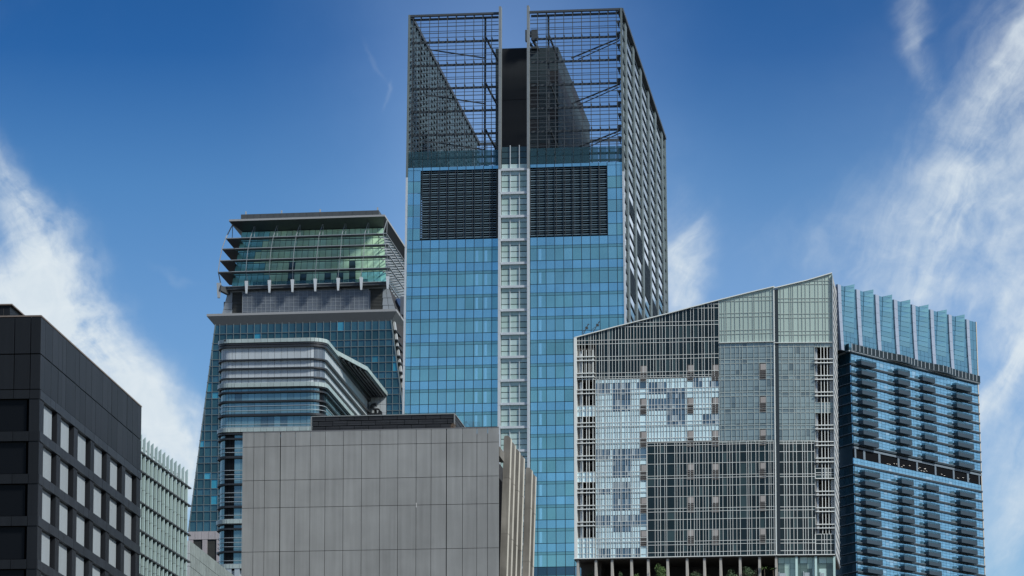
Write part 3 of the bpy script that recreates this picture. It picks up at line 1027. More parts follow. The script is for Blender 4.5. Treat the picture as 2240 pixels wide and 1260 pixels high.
# louvre zone
P_lv = Pieces('louvre_slat', t)
for (xa, xb) in ((919.5, 1090), (1160, 1331)):
    ua, ub = FF.u(xa, 450), FF.u(xb, 450)
    W = (ub - ua); n = 9
    nrow = 30
    for r in range(nrow):
        z0 = zlv0 + (zlv1 - zlv0) * r / nrow
        hh = (zlv1 - zlv0) / nrow
        for q in range(n):
            if r % 2 == 0: P_lv.add(FF, ua + W * q / n + .04, ua + W * (q + 1) / n - .04, z0 + hh * .1, z0 + hh * .55, -.55, -.12, m_slat, pri=1)
            else: P_lv.add(FF, ua + W * q / n + .04, ua + W * (q + 1) / n - .04, z0 + hh * .3, z0 + hh * .52, -.6, -.2, m_slat)
    mb = MB()
    for q in range(n + 1): mb.box(FF, ua + W * q / n - .04, ua + W * q / n + .04, zlv0, zlv1, -.7, -.1)
    mb.build('louvre_frame', m_frame, t)
    mb = MB()
    for q in (2, 5, 7): mb.box(FF, ua + W * q / n - .2, ua + W * q / n + .2, zlv0, zlv1, -1.8, -1.4)
    mb.box(FF, ua, ub, zlv0 + (zlv1 - zlv0) * .68, zlv0 + (zlv1 - zlv0) * .7, -1.8, -1.4)
    mb.build('inner_post', m_slat, t)
P_lv.flush()
# centre strip with its white fins
def uf(x, y): return FF.u(x, y)
zstripTop = zf(318, 1120)
for (xa, xb, top) in ((1090.8, 1096, 22.5), (1153.8, 1158.6, 22.5)):
    ua, ub = FF.u(xa, 500), FF.u(xb, 500)
    mb = MB(); zt_ = zF + .9
    zprev = zt_
    q = zt_
    root = None
    while q > .1:
        q2 = max(0, q - FH)
        m = MB(); m.box(FF, ua, ub, q2 + .03, q, -.8, .75); m.build('vertical_fin', m_frlt if q2 > zdeck - 1 else m_white, t)
        q = q2
us0, us1, us2, us3 = FF.u(1096.2, 600), FF.u(1115.8, 600), FF.u(1136, 600), FF.u(1153.6, 600)
P_st = Pieces('strip_pane', t); P_cb = Pieces('white_crossbar', t)
ybar = [371.5 + 51.25 * k for k in range(-1, 26)]
zbars = [FF.z(1125, y) for y in ybar if FF.z(1125, y) > 0]
for i, (zt, zb) in enumerate(zip(zbars, zbars[1:] + [0])):
    if i: P_cb.add(FF, us0, us3, zt - .22, zt + .22, -.3, .45, m_white)
    h = zt - zb
    for a, b in ((us0, us1), (us1, us2), (us2, us3)):
        fr = [0, .235, .49, .74, 1.0]
        for f0, f1 in zip(fr, fr[1:]):
            mt = m_stripdk if i == 0 and f0 < .6 else m_strip
            P_st.add(FF, a + .06, b - .06, zt - h * f1 + .08, zt - h * f0 - .05, -.3, -.1, mt)
P_st.flush(); P_cb.flush()
mb = MB()
for u in (us1, us2): mb.box(FF, u - .06, u + .06, 0, zstripTop, -.3, .12)
mb.build('white_glazing_bar', m_white, t)
mb = MB(); mb.box(FF, FF.u(1085, 600), us0 - .3, 0, zdeck, -.5, -.05); mb.box(FF, us3 + .35, UR[0] - .05, 0, zdeck, -.5, -.05); mb.build('dark_gap', m_mull, t)
# white edge fin at the left corner and right corner
for (u0, u1) in ((-.30, .05), (FF.L - .05, FF.L + .3)):
    q = zF
    while q > .1:
        q2 = max(0, q - FH)
        m = MB(); m.box(FF, u0, u1, q2 + .03, q, -.35, .22); m.build('corner_trim', m_pier if q > zdeck else m_white, t)
        q = q2
# crown front lattice
crown_cols = [905.5 + 19.6 * k for k in range(10)]
P_cm = Pieces('crown_mullion', t); P_ct = Pieces('crown_transom', t); P_cbm = Pieces('crown_beam', t); P_kn = Pieces('beam_bracket', t)
wings = ((0.0, FF.u(1091, 200), [FF.u(x, 200) for x in (902, 918.5, 938, 957.5, 977, 996.5, 1016, 1035.5, 1055.2, 1075)]),
         (FF.u(1158.5, 200), FF.L, [FF.u(x, 200) for x in (1176, 1195.3, 1214.6, 1234, 1253.6, 1273.2, 1292.6, 1312, 1331.6, 1350)]))
for wi, (ua, ub, cols_) in enumerate(wings):
    for u in cols_:
        P_cm.add(FF, u - .055, u + .055, zdeck, zF - .1, -.12, .0, m_frame)
    mb = MB(); mb.box(FF, ua, ub, zF - .38, zF, -.5, .12); mb.build('top_rail', m_frame, t)
    for k in range(7):
        z = FF.z(900, 41 + 50.6 * k)
        P_cbm.add(FF, ua + .2, ub - .2, z - .20, z + .18, -1.1, -.75, m_frame)
        P_ct.add(FF, ua + .1, ub - .1, z + .62, z + .72, -.15, -.02, m_frame)
        for u in cols_:
            P_kn.add(FF, u - .11, u + .11, z + .18, z + .45, -.75, -.1, m_frame)
        if k < 6:
            P_ct.add(FF, ua + .1, ub - .1, z - 1.75, z - 1.62, -.15, -.02, m_frame)
            P_ct.add(FF, ua + .1, ub - .1, z - 3.0, z - 2.9, -.15, -.02, m_frame)
            P_ct.add(FF, ua + .1, ub - .1, z - 1.05, z - .97, -.15, -.02, m_frame)
            P_ct.add(FF, ua + .1, ub - .1, z - 2.35, z - 2.27, -1.1, -1.0, m_frame)
    # main post and diagonal stays
    up = FF.u(1059, 200) if wi == 0 else FF.u(1198.5, 200)
    mb = MB(); mb.box(FF, up - .17, up + .17, zdeck, zF - .4, -1.6, -1.2); mb.build('crown_post', m_frame, t)
    mb = MB(); e_ = ub - .1 if wi == 0 else ua + .3
    for y in (78, 178, 279):
        z = FF.z(1059, y)
        if wi == 0:
            mb.beam(FF.P(up + .1, z, -1.4), FF.P(FF.u(1083, 200), z - 3.7, -4.8), .28)
            mb.beam(FF.P(FF.u(925, 200), z - 1.6, -2.2), FF.P(up, z - 3.9, -1.5), .22)
        else:
            mb.beam(FF.P(up + .1, z, -1.4), FF.P(FF.u(1216, 200), z - 3.7, -4.8), .28)
            mb.beam(FF.P(FF.L - .5, z - 1.0, -1.4), FF.P(FF.u(1245, 200), z - 3.6, -4.5), .22)
            mb.beam(FF.P(FF.L - .5, z - 1.5, -1.4), FF.P(FF.u(1260, 200), z - 3.9, -4.5), .14)
    mb.build('diagonal_stay', m_frame, t)
for p in (P_cm, P_ct, P_cbm, P_kn): p.flush()
mb = MB()
for k in range(14):
    z = FF.z(1357, 42 + 50.6 * k / 2)
    if z < zdeck: break
    mb.hexa([FF.P(FF.L - .9, z, -1.1), FF.P(FF.L - .35, z - 1.6, -1.1), FF.P(FF.L - .35, z - 1.6, -1.3), FF.P(FF.L - .9, z, -1.3),
             FF.P(FF.L - .9, z + .05, -1.1), FF.P(FF.L - .3, z + .05, -1.1), FF.P(FF.L - .3, z + .05, -1.3), FF.P(FF.L - .9, z + .05, -1.3)])
mb.build('knee_bracket', m_frame, t)
# dark core standing in the gap
cf0 = at(1084, 107, YF + 6); cf1 = onz(1220, 102.5, cf0.z)
FCo = Face(cf0.to_2d(), cf1.to_2d())
cbk = onz(1289.5, 272, cf0.z)
core = MB()
core.prism([cf0, cf1, cbk, cf0 + (cbk - cf1)], zdeck - 2, cf0.z - .05)
core = core.build('core_tower', m_core, t)
FCs = Face(cf1.to_2d(), cbk.to_2d())
for i in range(12):
    z1 = cf0.z - FH * .52 * i; z0 = z1 - FH * .52
    if z0 < zdeck: break
    mt = m_core
    for q in range(5):
        piece('core_panel', FCs, FCs.L * q / 5 + .05, FCs.L * (q + 1) / 5 - .05, z0 + .04, z1 - .04, 0, .08, m_core2, core)
u1 = FCo.u(1153, 200)
for ya, yb in ((103, 218.5), (219.5, 330)):
    z1, z0 = FCo.z(1120, ya), FCo.z(1120, yb)
    for a, b, mt in ((.02, FCo.u(1091, 200), m_core2), (FCo.u(1091, 200) + .05, FCo.u(1158, 200), m_core)):
        piece('core_panel', FCo, a, b, z0, min(z1, cf0.z), 0, .1, mt, core)
for i in range(12):
    z1 = cf0.z - FH * .52 * i; z0 = z1 - FH * .52
    if z0 < zdeck: break
    for q in range(3):
        a = FCo.u(1159 + 20.2 * q, 200); b = FCo.u(1159 + 20.2 * (q + 1), 200)
        piece('core_panel', FCo, a + .04, min(b, FCo.L) - .04, z0 + .04, z1 - .04, 0, .08, m_core2, core)
# machinery cradle on the core (window cleaning)
ra = at(1149, 66, YF + 3)
FX = Face(ra.to_2d(), (ra + FF.e * 3).to_2d())
mb = MB()
zz = ra.z
mb.box(FX, 0, .35, zz - 2.1, zz, -1, .2); mb.box(FX, .35, 1.2, zz - 1.2, zz - .2, -1, .0); mb.box(FX, 1.2, 2.3, zz - 1.9, zz, -1.2, .3)
mb.beam(FX.P(.3, zz - 1.8, 0), FX.P(1.5, zz - 3.3, -2), .35); mb.beam(FX.P(1.3, zz - 1.6, 0), FX.P(2.2, zz - 3.3, -2), .4)
mb.box(FX, 1.0, 2.4, zz - 3.3, cf0.z - .1, -2.4, -1.0)
tag(mb.build('cleaning_cradle', m_frame), 'dark window cleaning crane on top of the core of the tallest tower', 'crane')
# right flank: piers, sills, bright glass
P_p = Pieces('side_pier', t); P_si = Pieces('sill', t); P_sg = Pieces('side_pane', t)
pu = [FSR.u(x, y) for x, y in ((1365, 43), (1382, 92), (1398.3, 142), (1415, 190), (1430.5, 236), (1445, 280))]
pw = 3.0
bays = []
prev = .4
for u in pu:
    bays.append((prev, u - pw * .2)); prev = u + pw
bays.append((prev, DEP - .6))
hf = FH / 2
zk = []
z = FSR.z(1357, 42)
while z > 2:
    zk.append(z); z -= hf
zseg = [zF - .6]
while zseg[-1] > 0: zseg.append(max(0, zseg[-1] - FH * 2))
for u in pu:
    for a, b in zip(zseg, zseg[1:]):
        P_p.add(FSR, u - .1, u + pw, b + .04, a, -.3, .24, m_pier)
for i, z in enumerate(zk):
    for j, (a, b) in enumerate(bays):
        if z < FSR.z(1357, 720): continue
        louv = (15 <= i + (j % 2) and (i - 2 * j) in (10, 11, 18, 19, 12) and j in (1, 2, 3, 4, 5))
        P_si.add(FSR, a, b, z - .26, z - .02, -.3, .17, m_mull, pri=1)
        if louv:
            for q in range(1, 7):
                P_si.add(FSR, a, b, z - .3 - hf * q / 7 - .12, z - .3 - hf * q / 7, -.3, .2, m_mull)
        zb = z - hf
        mt = m_sideglass if z < zdeck else m_screen
        P_sg.add(FSR, a + .03, b - .03, zb, z - .3, -.2, 0, mt, pri=1)
for p in (P_p, P_si, P_sg): p.flush()
mb = MB()
zlow = FSR.z(1357, 720)
mb.box(FSR, .4, DEP - .6, 0, zlow - .5, -.3, 0); mb.build('lower_side_glass', m_sideglass, t)
mb = MB(); mb.box(FSR, 0, DEP, zF - .62, zF, -.6, .55); mb.build('top_rail', m_frame, t)
mb = MB(); mb.box(FSR, DEP - .9, DEP, 0, zF - .7, -.3, .45); mb.build('corner_trim', m_pier, t)
# left flank seen through the crown from inside, and the far frame
P_i = Pieces('inner_side_pier', t); P_is = Pieces('inner_sill', t); P_ig = Pieces('inner_side_pane', t)
uL = [u for u in pu]
for q in range(27):
    u = .6 + (DEP - 1.2) * q / 27
    P_i.add(FSL, u, u + .5, zdeck, zF - .6, -.35, .2, m_slat)
prev = .4
bl = []
for u in uL:
    bl.append((prev, u - .1)); prev = u + pw
bl.append((prev, DEP - .5))
for z in zk:
    if z < zdeck: continue
    for a, b in bl:
        P_is.add(FSL, a, b, z - .2, z - .02, -.3, .2, m_frame)
        P_is.add(FSL, a, b, z - hf * .5 - .1, z - hf * .5, -.3, .1, m_frame)
        P_ig.add(FSL, a + .03, b - .03, z - hf, z - .34, -.05, .05, m_screen)
for p in (P_i, P_is, P_ig): p.flush()
mb = MB(); mb.box(FSL, 0, DEP, zF - .7, zF - .004, -.5, .3)
mb.build('inner_top_rail', m_frame, t)
bk0 = FSL.P(DEP, 0, 0); FBk = Face((pa + efr).to_2d(), (pb + efr).to_2d())
mb = MB()
for (x0_, x1_) in ((0, FBk.L * .43), (FBk.L * .57, FBk.L)):
    mb.box(FBk, x0_ + .1, x1_ - .1, zF - .5, zF - .01, -.3, .1)
    z = zF - FH
    while z > zdeck:
        mb.box(FBk, x0_ + .1, x1_ - .1, z - .3, z + .1, -.3, .1)
        mb.box(FBk, x0_ + .1, x1_ - .1, z - FH * .4 - .08, z - FH * .4, -.1, .1)
        z -= FH
    k = 0
    while k < 10:
        u = x0_ + (x1_ - x0_) * k / 10 + .2
        mb.box(FBk, u - .07, u + .07, zdeck, zF - .5, -.1, .1); k += 1
mb.build('far_lattice', m_frame, t)

# leaves: clumps of small faces through a crown's volume
def foliage(mb, c, rx, ry, rz, n, size, mat=None, hollow=.35):
    for k in range(n):
        while True:
            p = Vector((random.uniform(-1, 1), random.uniform(-1, 1), random.uniform(-1, 1)))
            if hollow < p.length < 1: break
        p = Vector((p.x * rx, p.y * ry, p.z * rz)) + c
        a = Vector((random.gauss(0, 1), random.gauss(0, 1), random.gauss(0, 1))).normalized() * size * random.uniform(.6, 1.3)
        b = a.cross(Vector((random.gauss(0, 1), random.gauss(0, 1), random.gauss(0, 1)))).normalized() * size * .5
        i = len(mb.v)
        mb.v += [tuple(p - a), tuple(p + b), tuple(p + a), tuple(p - b)]
        mb.f.append((i, i + 1, i + 2, i + 3)); mb.m.append(mb.mi(mat) if mat else 0)

# roof garden shrubs seen through the terrace glass
for (x, Yd, r, lab) in ((1062, 709, 1.7, 'leafy roof shrub behind the terrace glass left of the dark core of the tallest tower'),
                        (1040, 716, 1.4, 'smaller roof shrub behind the terrace glass, further from the dark core'),
                        (1316, 712, 1.9, 'leafy roof shrub behind the terrace glass in the right wing of the lattice crown'),
                        (1338, 707, 1.5, 'roof shrub nearest the right corner of the lattice crown'),
                        (960, 706, 1.2, 'low roof shrub behind the terrace glass in the middle of the left wing')):
    c = at(x, 352, Yd); c.z = zdeck + r * .9
    s = thing('roof_shrub', lab, 'shrub', (c.x, c.y, zdeck), 'shrubs in the roof garden of the tallest tower')
    m = MB(); foliage(m, c, r * 1.1, r * 1.1, r, 260, .2); m.build('foliage', m_leafdk, s)
    m = MB(); m.tube([(c.x, c.y, zdeck), (c.x + .1, c.y, zdeck + r)], [.07, .03], 6); m.build('stem', m_bark, s)

# ================================================================== 7 teal tower behind, left of centre
YI = 900.0
m_tdark = material('dark_teal_glass_pane', (0.035, 0.095, 0.115), 0.12, metal=0.4, var=0.35, bright=(0.05, (0.05, 0.30, 0.40)), blotch=0.35)
m_tmid = material('mid_teal_glass_pane', (0.05, 0.125, 0.155), 0.10, metal=0.45, var=0.4, bright=(0.12, (0.07, 0.30, 0.38)), blotch=0.4)
m_tmull = material('teal_tower_mullion', (0.13, 0.17, 0.185), 0.45, var=0.1)
m_cornice = material('grey_cornice_metal', (0.055, 0.062, 0.068), 0.5, var=0.1, streak=0.2)
m_corn_lt = material('light_cornice_edge', (0.30, 0.31, 0.32), 0.5, var=0.05)
m_mech = material('grey_mechanical_panel', (0.13, 0.15, 0.18), 0.45, metal=0.3, var=0.2)
m_mechw = material('light_grey_cladding', (0.27, 0.30, 0.33), 0.5, var=0.12)
m_green = material('green_glass_pane', (0.52, 0.78, 0.52), 0.2, metal=0.0, var=0.25, hue=(0.44, 0.70, 0.54), blotch=0.3)
m_cyan = material('cyan_glass_pane', (0.26, 0.64, 0.62), 0.12, metal=0.1, var=0.3, hue=(0.14, 0.40, 0.42))
m_pinkst = material('pale_pinkish_stone', (0.36, 0.34, 0.36), 0.7, var=0.1, streak=0.3)
m_dklouv = material('dark_louvre_fill', (0.05, 0.053, 0.05), 0.6, var=0.2)

fi0 = at(452, 686.8, YI); fi1 = onz(867, 675.7, fi0.z)
FI = Face(fi0.to_2d(), fi1.to_2d())        # reference plane; slightly in front for the cornice lip
ti = thing('teal_tower', 'dark teal glass tower flaring at its foot, green glazed terraces under a grey roof', 'tower', FI.O)
UI = lambda x, y: FI.u(x, y)
ZI = lambda x, y: FI.z(x, y)
zg = ZI(471, 709)          # top of the teal glazing
zbot = ZI(412, 1163)
eI0 = (UI(471, 709), zg); eI1 = (UI(412, 1163), zbot)
eJ0 = (UI(854.6, 696.5), ZI(854.6, 696.5)); eJ1 = (UI(880, 883), ZI(880, 883))
def edL(z): return eI0[0] + (eI1[0] - eI0[0]) * (zg - z) / (zg - zbot)
def edR(z): return eJ0[0] + (eJ1[0] - eJ0[0]) * (eJ0[1] - z) / (eJ0[1] - eJ1[1])
DI = 60
mb = MB()
def ringI(z, i=.3):
    return [FI.P(edL(z) + i, z, -i - .3), FI.P(edR(z) - i, z, -i - .3), FI.P(edR(z) + 6.8 - i, z, -DI), FI.P(edL(z) + 6.8 + i, z, -DI)]
mb.loft(ringI(0), ringI(zbot)); mb.loft(ringI(zbot + .01), ringI(zg + .5))
mb.build('core_wall', m_joint, ti)
rowz = []
for j in range(-1, 14):
    rowz += [ZI(430, 1139.5 - 35.2 * j), ZI(430, 1119 - 35.2 * j)]
rowz = sorted([z for z in rowz if zbot + 1 < z < zg - .8], reverse=True)
rowz = [zg] + rowz + [zbot]
u_at = [UI(471 + 15.15 * k - 6, 709) for k in range(-6, 34)]
P_tp = Pieces('window_pane', ti)
for i, (z1, z0) in enumerate(zip(rowz, rowz[1:])):
    mat = m_tmid if i % 2 == 0 else m_tdark
    a1, a0, b1, b0 = edL(z1), edL(z0), edR(z1), edR(z0)
    for ua, ub in zip(u_at, u_at[1:]):
        c0, c1 = ua + .07, ub - .07
        tl, bl_, tr, br = max(c0, a1), max(c0, a0), min(c1, b1), min(c1, b0)
        if br - bl_ < .15: continue
        if tr < tl: tr = tl = (bl_ if tl > bl_ + .1 else br) if False else min(max(tl, bl_), br)
        zt_, zb_ = z1 - .06, z0 + .06
        if tr - tl < .02: tl, tr = max(min(tl, br), bl_) - .01, max(min(tl, br), bl_) + .01
        cor = [FI.P(bl_, zb_, -.3), FI.P(br, zb_, -.3), FI.P(br, zb_, -.5), FI.P(bl_, zb_, -.5),
               FI.P(tl, zt_, -.3), FI.P(tr, zt_, -.3), FI.P(tr, zt_, -.5), FI.P(tl, zt_, -.5)]
        um = (ua + ub) / 2
        zm = (z0 + z1) / 2
        vis = um < UI(476, 900) or (zm > ZI(600, 745)) or (um > UI(700, 745) and zm > ZI(700, 745 + 0.6 * (um - UI(700, 745)) * 8400 / 900))
        P_tp.add(FI, bl_, br, zb_, zt_, 0, 0, mat, pri=1 if vis else 0, corners=cor)
P_tp.flush()
P_m = Pieces('mullion', ti)
for u in u_at:
    zt_ = zg if u > edL(zg) else zg - (edL(zg) - u) / (edL(zg) - edL(zbot)) * (zg - zbot)
    if u < edL(zbot): continue
    if u > edR(zg): zt_ = eJ0[1] - (u - eJ0[0]) / (eJ1[0] - eJ0[0]) * (eJ0[1] - eJ1[1])
    P_m.add(FI, u - .06, u + .06, zbot, zt_, -.3, -.12, m_tmull)
P_m.flush()
P_m = Pieces('transom', ti)
for z in rowz[1:]:
    P_m.add(FI, edL(z) - .25, edR(z), z - .06, z + .06, -.3, -.1, m_tmull)
P_m.flush()
m = MB()
m.slant(FI, edL(zbot) - .15, edL(zbot) + .1, edL(zg) - .15, edL(zg) + .1, zbot, zbot, zg, zg, -.5, -.1); m.build('edge_trim', m_tmull, ti)
m = MB(); m.slant(FI, edR(zbot) - .1, edR(zbot) + .15, edR(zg) - .1, edR(zg) + .15, zbot, zbot, zg, zg, -.5, -.1); m.build('edge_trim', m_tmull, ti)
# right flank: slanting pale blades over dark glass
dI = Vector((.115, 1, 0)).normalized()
m_blade = material('bright_flank_blade', (0.46, 0.49, 0.50), 0.4, var=0.1)
P_bl = Pieces('flank_blade', ti)
for k in range(10):
    for i, (z1, z0) in enumerate(zip(rowz[:26], rowz[1:27])):
        p1 = FI.P(edR(z1) + .1, z1, -.5) + dI * (5.5 * k + 2); p0 = FI.P(edR(z0) + .1, z0, -.5) + dI * (5.5 * k + 2)
        w = FI.e * .5; d = dI * 1.5
        cor = [p0, p0 + w, p0 + w + d, p0 + d, p1, p1 + w, p1 + w + d, p1 + d]
        P_bl.add(FI, 0, .5, z0, z1, 0, 0, m_blade, corners=cor)
P_bl.flush()
P_fl = Pieces('flank_sill', ti)
for z in rowz[1:22]:
    p = FI.P(edR(z), z, -.5); q = p + dI * 55
    P_fl.add(FI, 0, 1, z - .1, z + .1, 0, 0, m_mull, corners=[p + Vector((0, 0, -.2)), p + FI.e * .9 + Vector((0, 0, -.2)), q + FI.e * .9 + Vector((0, 0, -.2)), q + Vector((0, 0, -.2)),
             p, p + FI.e * .9, q + FI.e * .9, q])
P_fl.flush()
# cornice
def slab(name, pxs, z0, z1, mat, parent, under=None):
    pts = [onz(x, y, z1) for x, y in pxs]
    m = MB()
    if under:
        lo = [onz(x, y, z1) for x, y in under]
        m.loft([(p.x, p.y, z0) for p in lo], [(p.x, p.y, z1) for p in pts])
    else: m.prism(pts, z0, z1)
    return m.build(name, mat, parent)
backv = dI * 55
zc = fi0.z
cR = FI.P(FI.L, zc, 0)
lipL, lipR = FI.P(0, zc, 0), cR
zgl = zg + .3
m = MB()
inL, inR = FI.P(edL(zg) - .2, 0, -.3), FI.P(edR(zg) + .2, 0, -.3)
hi = [lipL, lipR, lipR + backv, lipL + backv]
lo = [inL, inR, inR + backv, inL + backv]
m.loft([(p.x, p.y, zg - .3) for p in lo], [(p.x, p.y, zc - .55) for p in hi])
m.build('cornice_soffit', m_cornice, ti)
m = MB(); m.prism(hi, zc - .55, zc); m.build('cornice_edge', m_corn_lt, ti)
# mechanical storey
zm1 = ZI(500, 633)
ML = lambda x: UI(x, 660)
def mechring(z, uL, uR, d=-3.0, back=50):
    a = FI.P(uL, z, d); b = FI.P(uR, z, d)
    return [a, b, b + dI * back, a + dI * back]
m = MB(); m.loft(mechring(zc - .1, ML(480) + .3, ML(862) - .3), mechring(ZI(500, 629), ML(494) + .3, ML(846) - .3)); m.build('mechanical_core', m_joint, ti)
P_mp = Pieces('cladding_panel', ti)
zz = [zc, ZI(490, 672), ZI(490, 656), zm1 - .2]
def ul(z, side):
    f = (z - zc) / (zm1 - zc)
    return ML(479.5) + (ML(493) - ML(479.5)) * f if side == 0 else ML(862) + (ML(846) - ML(862)) * f
for z0, z1 in zip(zz, zz[1:]):
    P_mp.add(FI, 0, 1, z0, z1, 0, 0, m_mechw, corners=[FI.P(ul(z0, 0), z0 + .05, -2.8), FI.P(ML(502), z0 + .05, -2.8), FI.P(ML(502), z0 + .05, -3.1), FI.P(ul(z0, 0), z0 + .05, -3.1),
               FI.P(ul(z1, 0), z1 - .05, -2.8), FI.P(ML(503), z1 - .05, -2.8), FI.P(ML(503), z1 - .05, -3.1), FI.P(ul(z1, 0), z1 - .05, -3.1)])
    for q in (0, 1):
        a0 = ML(832) + (ul(z0, 1) - ML(832)) * q / 2; b0 = ML(832) + (ul(z0, 1) - ML(832)) * (q + 1) / 2
        a1 = ML(833) + (ul(z1, 1) - ML(833)) * q / 2; b1 = ML(833) + (ul(z1, 1) - ML(833)) * (q + 1) / 2
        P_mp.add(FI, 0, 1, z0, z1, 0, 0, m_mechw, corners=[FI.P(a0 + .04, z0 + .05, -2.8), FI.P(b0 - .04, z0 + .05, -2.8), FI.P(b0 - .04, z0 + .05, -3.1), FI.P(a0 + .04, z0 + .05, -3.1),
               FI.P(a1 + .04, z1 - .05, -2.8), FI.P(b1 - .04, z1 - .05, -2.8), FI.P(b1 - .04, z1 - .05, -3.1), FI.P(a1 + .04, z1 - .05, -3.1)])
for k in range(28):
    x0 = 493 + k * 12.6
    P_mp.add(FI, ML(x0) + .03, ML(x0 + 12.6) - .03, zm1 - .15, zm1 + 1.25, -3.0, -2.75, m_mechw)
P_mp.flush()
for (xa, xb) in ((503.5, 526), (806, 831.5)):
    m = MB()
    zt_ = zm1 - .3
    n = 16
    for k in range(n):
        z = zc + (zt_ - zc) * k / n
        m.box(FI, ML(xa), ML(xb), z, z + (zt_ - zc) / n * .6, -3.1, -2.85)
    m.build('louvre_grille', m_dklouv, ti)
m = MB(); m.box(FI, ML(526.6), ML(802), zc, ZI(660, 632), -3.0, -2.2); m.build('screen_backing', m_mech, ti)
P_s = Pieces('screen_panel', ti)
uS0, uS1 = ML(526.6), ML(802.5)
zS1 = ZI(527, 636)
fr = [0, .14, .30, .47, .60, .74, .9, 1.0]
for k in range(27):
    a = uS0 + (uS1 - uS0) * k / 27; b = uS0 + (uS1 - uS0) * (k + 1) / 27
    for f0, f1 in zip(fr, fr[1:]):
        P_s.add(FI, a + .05, b - .05, zc + (zS1 - zc) * f0 + .05, zc + (zS1 - zc) * f1 - .05, -2.2, -2.05, m_mech)
P_s.flush()
m = MB()
for k in range(28):
    a = uS0 + (uS1 - uS0) * k / 27; m.box(FI, a - .04, a + .04, zc, zS1 + .2, -2.2, -1.98)
for f0 in fr[1:]: m.box(FI, uS0, uS1, zc + (zS1 - zc) * f0 - .035, zc + (zS1 - zc) * f0 + .035, -2.2, -1.99)
m.build('screen_frame', m_mechw, ti)
m = MB(); m.box(FI, ML(802), ML(806.2), zc, ZI(805, 630.5), -3, -2.3); m.build('screen_end', m_mech, ti)
# small outriggers at both ends of the mechanical storey
for (x0, x1, y0) in ((477, 487, 648), (866, 876, 636)):
    m = MB(); z1_ = ZI(x0, y0)
    m.slant(FI, ML(x0), ML(x1), ML(x0), ML(x1), zc, zc, z1_, z1_ , -7, -6.6); m.build('wind_screen', m_mech, ti)
# green glazed storeys
gl_rows = [(626.0, 594.4), (594.4, 569.0), (569.0, 543.6), (543.6, 520.5), (520.5, 499)]
gxL = lambda y: 520.6 + (496.5 - 520.6) * (y - 501) / (626 - 501)
gxR = lambda y: 831.7 + (838.5 - 831.7) * (y - 492) / (615 - 492)
DG = -4.5
P_gg = Pieces('green_pane', ti)
for r, (yb, yt) in enumerate(gl_rows):
    z0, z1 = ZI(490, yb) + .1, ZI(490, yt) - .1
    n = 25
    for k in range(n):
        def uu(y, k): return UI(gxL(y), y) + (UI(gxR(y), y) - UI(gxL(y), y)) * k / n
        a0, b0, a1, b1 = uu(yb, k) + .05, uu(yb, k + 1) - .05, uu(yt, k) + .05, uu(yt, k + 1) - .05
        cyan = k < (3 + (r + 1) % 3) or (r == 0 and (k < 6 or k > 20))
        dark_ = (r == 1 and (7 < k < 11 or 17 < k < 21)) or (r == 0 and (7 < k < 12 or 14 < k < 20) )
        hz = (z0 + z1) / 2
        mt = m_cyan if cyan else (m_stripdk if dark_ and k % 2 else m_green)
        P_gg.add(FI, a0, b0, z0, z1, 0, 0, mt, corners=[FI.P(a0, z0, DG), FI.P(b0, z0, DG), FI.P(b0, z0, DG - .2), FI.P(a0, z0, DG - .2),
                 FI.P(a1, z1, DG), FI.P(b1, z1, DG), FI.P(b1, z1, DG - .2), FI.P(a1, z1, DG - .2)])
P_gg.flush()
m = MB()
zt_, zb_ = ZI(490, 497), ZI(490, 628)
m.loft(mechring(zb_, UI(496.5, 626) + .2, UI(838.5, 615) - .2, DG - .25, 45), mechring(zt_, UI(520.6, 501) + .2, UI(831.7, 492) - .2, DG - .25, 45))
m.build('inner_wall', m_stripdk, ti)
# glazed flank to the right of the green storeys
ledges = [((494, 520.5), (845.7, 509.8)), ((485.8, 543.6), (849.5, 533.5)), ((480.8, 569), (852, 558)), ((477.5, 594.4), (853, 584.8)), ((483.8, 626.6), (848, 615))]
led = []
for i, ((xl, yl_), (xr, yr)) in enumerate(ledges):
    a = at(xl, yl_, YI - 1.5 if i < 4 else YI + .5); b = onz(xr, yr, a.z)
    led.append((a, b))
    th = .35 if i < 4 else .8
    Fq = Face(a.to_2d(), b.to_2d())
    # front shade: lattice plate with edge tube, and returns at both ends
    root = MB()
    root.box(Fq, 0, Fq.L, a.z - .14, a.z, -.25, 0); root = root.build('sunshade', m_mechw, ti)
    m = MB(); m.box(Fq, .3, Fq.L - .3, a.z - th, a.z - .1, -1.7 if i < 4 else -6, -.25); m.build('shade_plate', m_cornice, root)
    q = b + dI * 42
    Fr = Face(b.to_2d(), q.to_2d())
    m = MB()
    Fr.n = Vector((abs(Fr.n.x), Fr.n.y if Fr.n.x > 0 else -Fr.n.y, 0)) if Fr.n.x < 0 else Fr.n
    m.box(Fr, 0, 42, a.z - .14, a.z, -.25, 0); m.box(Fr, 0, 42, a.z - .14, a.z, -2.4, -2.2)
    for k in range(14):
        p = Fr.P(3 * k, a.z - .07, -.2); r_ = Fr.P(3 * k + 1.5, a.z - .07, -2.3); s_ = Fr.P(3 * k + 3, a.z - .07, -.2)
        m.beam(p, r_, .14); m.beam(r_, s_, .14)
    m.build('flank_truss', m_mechw, ti)
    m = MB()
    al = a + dI * 14
    m.prism([a + FI.e * .05, a + FI.e * 3.2, al + FI.e * 3.2, al + FI.e * .05], a.z - .3, a.z - .05); m.build('shade_return', m_cornice, ti)
